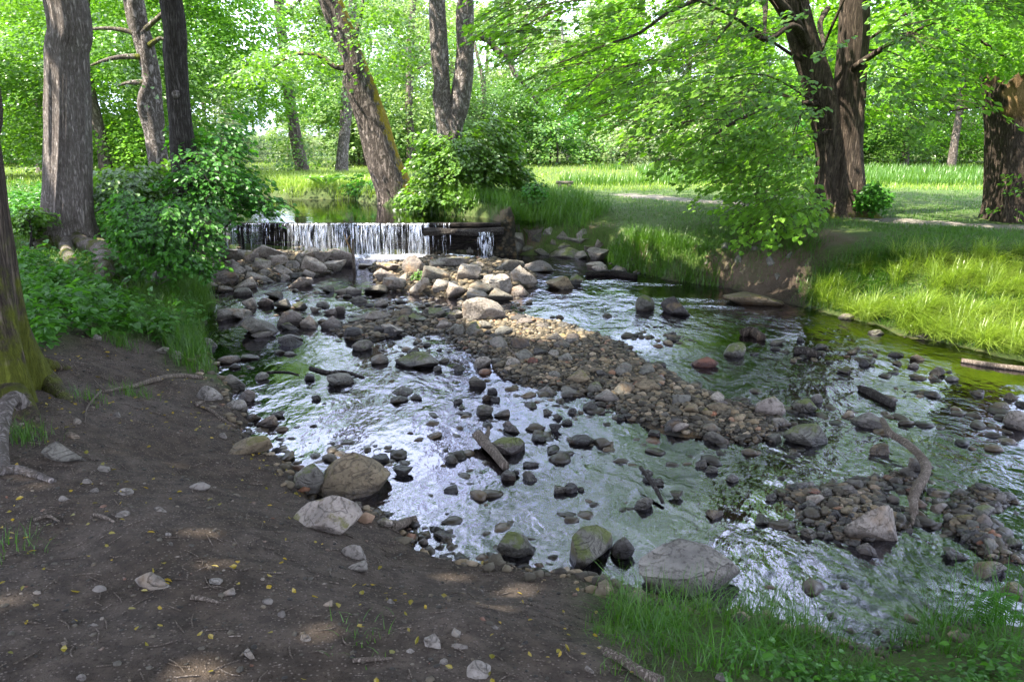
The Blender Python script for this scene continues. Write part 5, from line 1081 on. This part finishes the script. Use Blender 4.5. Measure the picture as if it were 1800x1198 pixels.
blades('bank_tussocks', on_land(pt[ok]), hh_[ok], RNG.uniform(.004, .009, ok.sum()), 'grass_pale', .95, ld[ok], 5, 1.15)
g1 = sample_poly(TP, 9000); g1 = g1[sdist(g1[:, 0], g1[:, 1], STREAM) > 0]
blades('bank_undergrass', on_land(g1), RNG.uniform(.06, .22, len(g1)), RNG.uniform(.005, .009, len(g1)), 'grass', .6, None, 3)
g1 = tufts([(1430, 470), (1600, 440), (1600, 470), (1560, 520), (1440, 540), (1412, 520), (1425, 490)], 160, 26, .08, .5)
blades('bank_side_grass', on_land(g1), RNG.uniform(.08, .34, len(g1)), RNG.uniform(.005, .009, len(g1)), 'grass', .8, None, 4)
g1 = tufts([(1180, 405), (1320, 400), (1480, 420), (1700, 400), (1830, 430), (1600, 462), (1450, 475), (1330, 470), (1230, 440)], 380, 22, .12, .7, lambda q: fbm(q[:, 0]*1.3, q[:, 1]*1.3, 3, 35) > .0)
blades('bank_top_grass', on_land(g1), RNG.uniform(.03, .13, len(g1)), RNG.uniform(.006, .011, len(g1)), 'grass', .7, None, 3)
g1 = tufts([(1085, 480), (1060, 440), (1100, 420), (1230, 440), (1280, 490), (1200, 500)], 230, 34, .1, .2)
blades('far_bank_grass', on_land(g1), .06+.30*RNG.power(.6, len(g1)), RNG.uniform(.006, .012, len(g1)), 'grass', .6)
g1 = tufts([(1235, 408), (1440, 398), (1440, 452), (1330, 462), (1290, 470), (1250, 450)], 150, 20, .07, .5, lambda q: fbm(q[:, 0]*2.4, q[:, 1]*2.4, 3, 39) > -.03)
blades('eroded_bank_grass', on_land(g1), .05+.22*RNG.power(.6, len(g1)), RNG.uniform(.005, .010, len(g1)), 'grass', .9, (.0, -.5), 4)
g1 = tufts([(870, 392), (900, 350), (1000, 345), (1060, 370), (1040, 400), (950, 400)], 260, 30, .12, .7)
blades('weir_bank_grass', on_land(g1), RNG.uniform(.15, .55, len(g1)), RNG.uniform(.008, .015, len(g1)), 'grass', .5)
g1 = tufts([(690, 372), (740, 372), (900, 385), (880, 360), (750, 355)], 160, 30, .12, .75)
blades('pond_edge_grass', on_land(g1), RNG.uniform(.2, .6, len(g1)), RNG.uniform(.008, .015, len(g1)), 'grass', .5)
# meadow, thinning with distance
def meadow(n, ymin, ymax, ulo, uhi):
    y = 1/RNG.uniform(1/ymax, 1/ymin, n); u = RNG.uniform(ulo, uhi, n); x = (u-900)/F*y*1.03; q = np.column_stack([x, y])
    ok = (sdist(x, y, STREAM) > .1) & (sdist(x, y, POND) > .1) & (seg_dist(x, y, PATHL) > .35) & (sdist(x, y, SOIL) > .3)
    ok &= (sdist(x, y, WORN)+1.1*fbm(x*1.6, y*1.6, 3, 29) > 0) | (RNG.random(n) < .12)
    ok &= np.exp(-((x-ACC[0])**2/.45+(y-ACC[1])**2/.35)) < .4
    return q[ok]
q = meadow(56000, 10.5, 24, 850, 1950); q = q[(vn(q[:, 0]*.8, q[:, 1]*.8, 91) > .22)]
blades('meadow_grass', on_land(q), RNG.uniform(.04, .13, len(q)), .006*np.maximum(1, q[:, 1]/9), 'grass', .6, None, 2)
q = meadow(42000, 22, 48, -150, 1950)
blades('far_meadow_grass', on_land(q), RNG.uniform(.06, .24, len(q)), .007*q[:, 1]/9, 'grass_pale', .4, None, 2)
q = meadow(26000, 24, 36, 980, 1800); q = q[vn(q[:, 0]*.5, q[:, 1]*.3, 7) > .5-.3*ss(2, 7, q[:, 0])]
blades('tall_meadow_grass', on_land(q), RNG.uniform(.2, .5, len(q)), .009*q[:, 1]/9, 'grass', .3, None, 2)
q = meadow(26000, 9, 24, -250, 380); q = q[q[:, 0] < -3]
blades('left_meadow_grass', on_land(q), RNG.uniform(.08, .28, len(q)), .006*np.maximum(1, q[:, 1]/9), 'grass', .5, None, 2)
q = meadow(15000, 20.5, 30, 440, 720)
blades('pond_bank_grass', on_land(q), RNG.uniform(.10, .34, len(q)), .008*q[:, 1]/9, 'grass_pale', .4, None, 2)

# ferns
def fern(label, u, v, n, ln, lm, az0=None, y=None):
    b = G1(u, v) if y is None else np.array([W(u, v, y)[0], y, float(H(W(u, v, y)[0], y))])
    t = thing('fern', label, 'fern', b)
    for i in range(n):
        a = (az0 if az0 is not None else 0)+(6.28*i/n if az0 is None else RNG.normal(0, .5)); m_ = 24; s = np.linspace(.08, 1, m_); L = Leaves()
        d = np.array([math.cos(a), math.sin(a), 0]); sd_v = np.array([-d[1], d[0], 0]); l_ = ln*RNG.uniform(.8, 1.15)
        pos = d[None]*(s*l_*.75)[:, None]; pos[:, 2] = l_*(.85*s-.62*s**2.2)
        for sg in (-1, 1):
            pl = .17*l_*np.sin(np.pi*np.clip(s**.7*.93+.05, 0, 1)); ax = sd_v[None]*sg+d[None]*.45+np.array([0, 0, -.15]); ax = np.repeat(norm(ax), m_, 0)
            L.add(pos+ax*pl[:, None]*.5, ax, np.tile([0, 0, 1.], (m_, 1))+RNG.normal(0, .12, (m_, 3)), pl, np.full(m_, l_*.026))
        obj('frond', L.mesh('frond', M[lm], (0, 0, 0), True), t)
fern('bright fern arching over the left water edge', 345, 548, 9, .38, 'leaf_bright')
fern('single arching fern by the near right water', 1712, 1108, 3, .36, 'leaf_shrub', .6)
fern('shaggy fern on the far pond bank', 572, 338, 12, .95, 'leaf_bright', None, 21.8)
fern('small fern under the leafy shrub on the left bank', 300, 555, 7, .3, 'leaf_bright')

# ------------------------------------------------------------------ sticks and driftwood
def stick(label, pts, rad, mat='wood_dead', zs=None, name='stick', cat='stick', extra=(), moss=.0, seg=9, group=None):
    g = []
    for i, (u, v) in enumerate(pts):
        p = G1(u, v)
        if p[2] < 0: p = P(u, v, 0.0)
        p[2] += (zs[i] if zs else rad[min(i, len(rad)-1)]*.6); g.append(p)
    b = g[0].copy(); t = thing(name, label, cat, b, group)
    tube_obj('stem', g, np.interp(np.linspace(0, 1, len(g)), np.linspace(0, 1, len(rad)), rad), M[mat], t, b, seg=seg, n=30, seed=len(label), bumps=.2, moss=lambda V, nr, T: moss+0*T)
    for e, r in extra:
        h = []
        for i, (u, v) in enumerate(e):
            p = G1(u, v)
            if p[2] < 0: p = P(u, v, 0.0)
            p[2] += r*.6+.02; h.append(p)
        tube_obj('side_branch', h, np.linspace(r, r*.4, len(h)), M[mat], t, b, seg=7, n=14, seed=len(h))
    return t
stick('forked grey branch lying against the green mossy stone', [(888, 826), (868, 805), (848, 786), (838, 780)], [.035, .04, .04], extra=[([(845, 786), (856, 775), (859, 758)], .03)], zs=[.03, .05, .06, .08], name='driftwood', cat='branch')
stick('long crooked grey branch across the cobble spit', [(1548, 758), (1560, 785), (1590, 808), (1618, 835), (1622, 860), (1604, 888), (1606, 912)], [.022, .03, .034, .032, .026], zs=[.1, .12, .13, .12, .11, .08, .03], name='driftwood', cat='branch', moss=.3, extra=[([(1606, 905), (1602, 930)], .02)])
stick('straight fallen stick in the soil by the near grass', [(1062, 1148), (1095, 1165), (1130, 1188), (1165, 1204)], [.018, .022, .02], moss=.2)
stick('dark twiggy branch stranded in the left channel', [(545, 648), (575, 656), (605, 654), (640, 664)], [.018, .02, .012], 'bark_dark', extra=[([(590, 656), (610, 668), (628, 668)], .012)], name='driftwood', cat='branch')
stick('thin dark twig floating above the dark branch in the left channel', [(468, 655), (500, 654), (525, 659)], [.01, .008], 'bark_dark')
stick('broken pale stick lying across the path to the water', [(180, 690), (230, 682), (275, 670), (318, 662), (358, 666)], [.012, .02, .026, .02], extra=[([(182, 690), (165, 672)], .01), ([(178, 692), (155, 720), (150, 750)], .008)])
stick('splintered pale branch at the soil edge below the grey stones', [(345, 712), (370, 722), (392, 738), (415, 750)], [.012, .014, .008], extra=[([(345, 717), (360, 711)], .02)])
stick('dark log lying in the current below the far bank', [(1030, 485), (1075, 484), (1118, 490)], [.05, .06, .05], 'wood_wet', name='log', cat='log')
stick('dark branch breaking the surface in the right channel', [(1512, 685), (1535, 697), (1570, 715)], [.03, .04, .03], 'bark_dark', name='driftwood', cat='branch')
stick('short dark plank of wood in the right channel', [(1395, 620), (1415, 622), (1438, 627)], [.04, .05, .035], 'bark_dark', name='driftwood', cat='driftwood')
stick('long low log along the sandy right water edge', [(1690, 636), (1740, 644), (1800, 652), (1850, 657)], [.025, .03, .03], 'wood_dead', name='log', cat='log')
stick('grey looping root rising beside the mossy trunk', [(8, 830), (4, 790), (14, 752), (32, 735), (46, 728)], [.035, .045, .05, .045], 'bark_grey', zs=[.0, .06, .12, .14, .05], name='root', cat='root', moss=.2)
stick('flat worn root crossing the bare soil', [(-20, 835), (30, 830), (60, 836), (95, 848)], [.03, .028, .015], 'bark_grey', name='root', cat='root')
stick('thin stick bridging the sunlit gravel toward the shaded side', [(845, 585), (880, 603), (915, 632)], [.012, .012], 'wood_dead')
stick('thin leaning twig in the near channel', [(1125, 845), (1150, 870), (1165, 888)], [.014, .012], 'bark_dark', zs=[.10, .06, .02])
stick('mossy rounded stick half in water at the soil edge', [(690, 930), (715, 922), (733, 918)], [.03, .03], 'wood_dead', moss=.4)
stick('knotted brown root wood stranded in the right channel', [(1305, 590), (1320, 588), (1340, 598)], [.05, .06, .045], 'bark_old', name='driftwood', cat='driftwood', extra=[([(1315, 590), (1330, 583)], .03)])
for i, pts in enumerate(([(60, 915), (85, 909), (104, 917)], [(165, 905), (185, 910), (202, 918)], [(335, 1052), (360, 1054), (385, 1060)], [(620, 1162), (650, 1160), (690, 1158)], [(1120, 1040), (1140, 1060), (1150, 1075)], [(1500, 1130), (1520, 1145), (1535, 1158)])):
    stick(['curved pale twig on the bare soil', 'short knobbly twig on the bare soil', 'forked dark twig near the slanted stone', 'long thin twig in the soil near the frame of grass', 'dark twig beside the flat slab', 'grey twig in the near grass'][i], pts, [.008, .009, .005])
pst = P(622, 466, .05); t = thing('stake', 'upright weathered stake standing before the falls', 'stake', pst)
tube_obj('post', [pst-[0, 0, .2], pst+[0, 0, .2], pst+[.005, 0, .46]], [.028, .026, .02], M['wood_dead'], t, pst, seg=10, n=12)
tube_obj('twig', [pst+[-.02, .05, .2], pst+[-.12, .06, .42], pst+[-.17, .06, .58]], [.014, .012, .006], M['wood_raw'], t, pst, seg=6, n=10)
tube_obj('twig', [pst+[-.12, .06, .42], pst+[-.05, .07, .52]], [.01, .005], M['wood_raw'], t, pst, seg=6, n=6)
ps = G1(992, 334); t = thing('stump_seat', 'small low wooden seat on two stumps in the meadow', 'seat', ps)
for dx in (-.13, .13): tube_obj('leg', [ps+[dx, 0, -.1], ps+[dx, 0, .17]], [.06, .055], M['wood_dead'], t, ps, seg=12, n=5)
tube_obj('plank', [ps+[-.24, 0, .2], ps+[0, 0, .195], ps+[.24, 0, .2]], [.045, .05, .045], M['wood_dead'], t, ps, seg=10, n=8)

# fallen leaves and litter twigs on the soil
q = sample_poly(SOIL, 1500); q = q[(fbm(q[:, 0]*1.4, q[:, 1]*1.4, 3, 88) > .03) | (RNG.random(len(q)) < .25)]; q = q[(q[:, 1] > 1.4) & (sdist(q[:, 0], q[:, 1], STREAM) > .02)]
L = Leaves(); n = len(q); a = RNG.uniform(0, 6.28, n)
L.add(np.column_stack([q, H(q[:, 0], q[:, 1])+RNG.uniform(.004, .016, n)]), np.column_stack([np.cos(a), np.sin(a), RNG.normal(0, .25, n)]), RNG.normal(0, .4, (n, 3))+[0, 0, 1], RNG.uniform(.010, .040, n), RNG.uniform(.008, .026, n))
obj('fallen_leaves', L.mesh('fallen_leaves', M['leaf_yellow'], (0, 0, 0), True), kind='stuff')
q = sample_poly(SOIL, 900); q = q[(q[:, 1] > 1.4) & (sdist(q[:, 0], q[:, 1], STREAM) > .05)]; V, Q, T, MS, n0 = [], [], [], [], 0
for x, y in q:
    a = RNG.uniform(0, 6.28); l_ = RNG.uniform(.02, .12); p0 = np.array([x, y]); p1 = p0+[l_*math.cos(a), l_*math.sin(a)]; pm = (p0+p1)/2+RNG.normal(0, .1*l_, 2)
    g = [np.array([*p, z+.004]) for p, z in zip((p0, pm, p1), H(np.array([p0[0], pm[0], p1[0]]), np.array([p0[1], pm[1], p1[1]])))]
    v_, q_, t_, m_ = tube(g, [.0025, .003, .0015], seg=4, n=4, cap=False); V.append(v_); Q.append(q_+n0); MS.append(m_); n0 += len(v_)
obj('litter_twigs', mesh('litter_twigs', np.vstack(V), np.vstack(Q), M['wood_dead'], True, {'moss': np.concatenate(MS)}), kind='stuff')
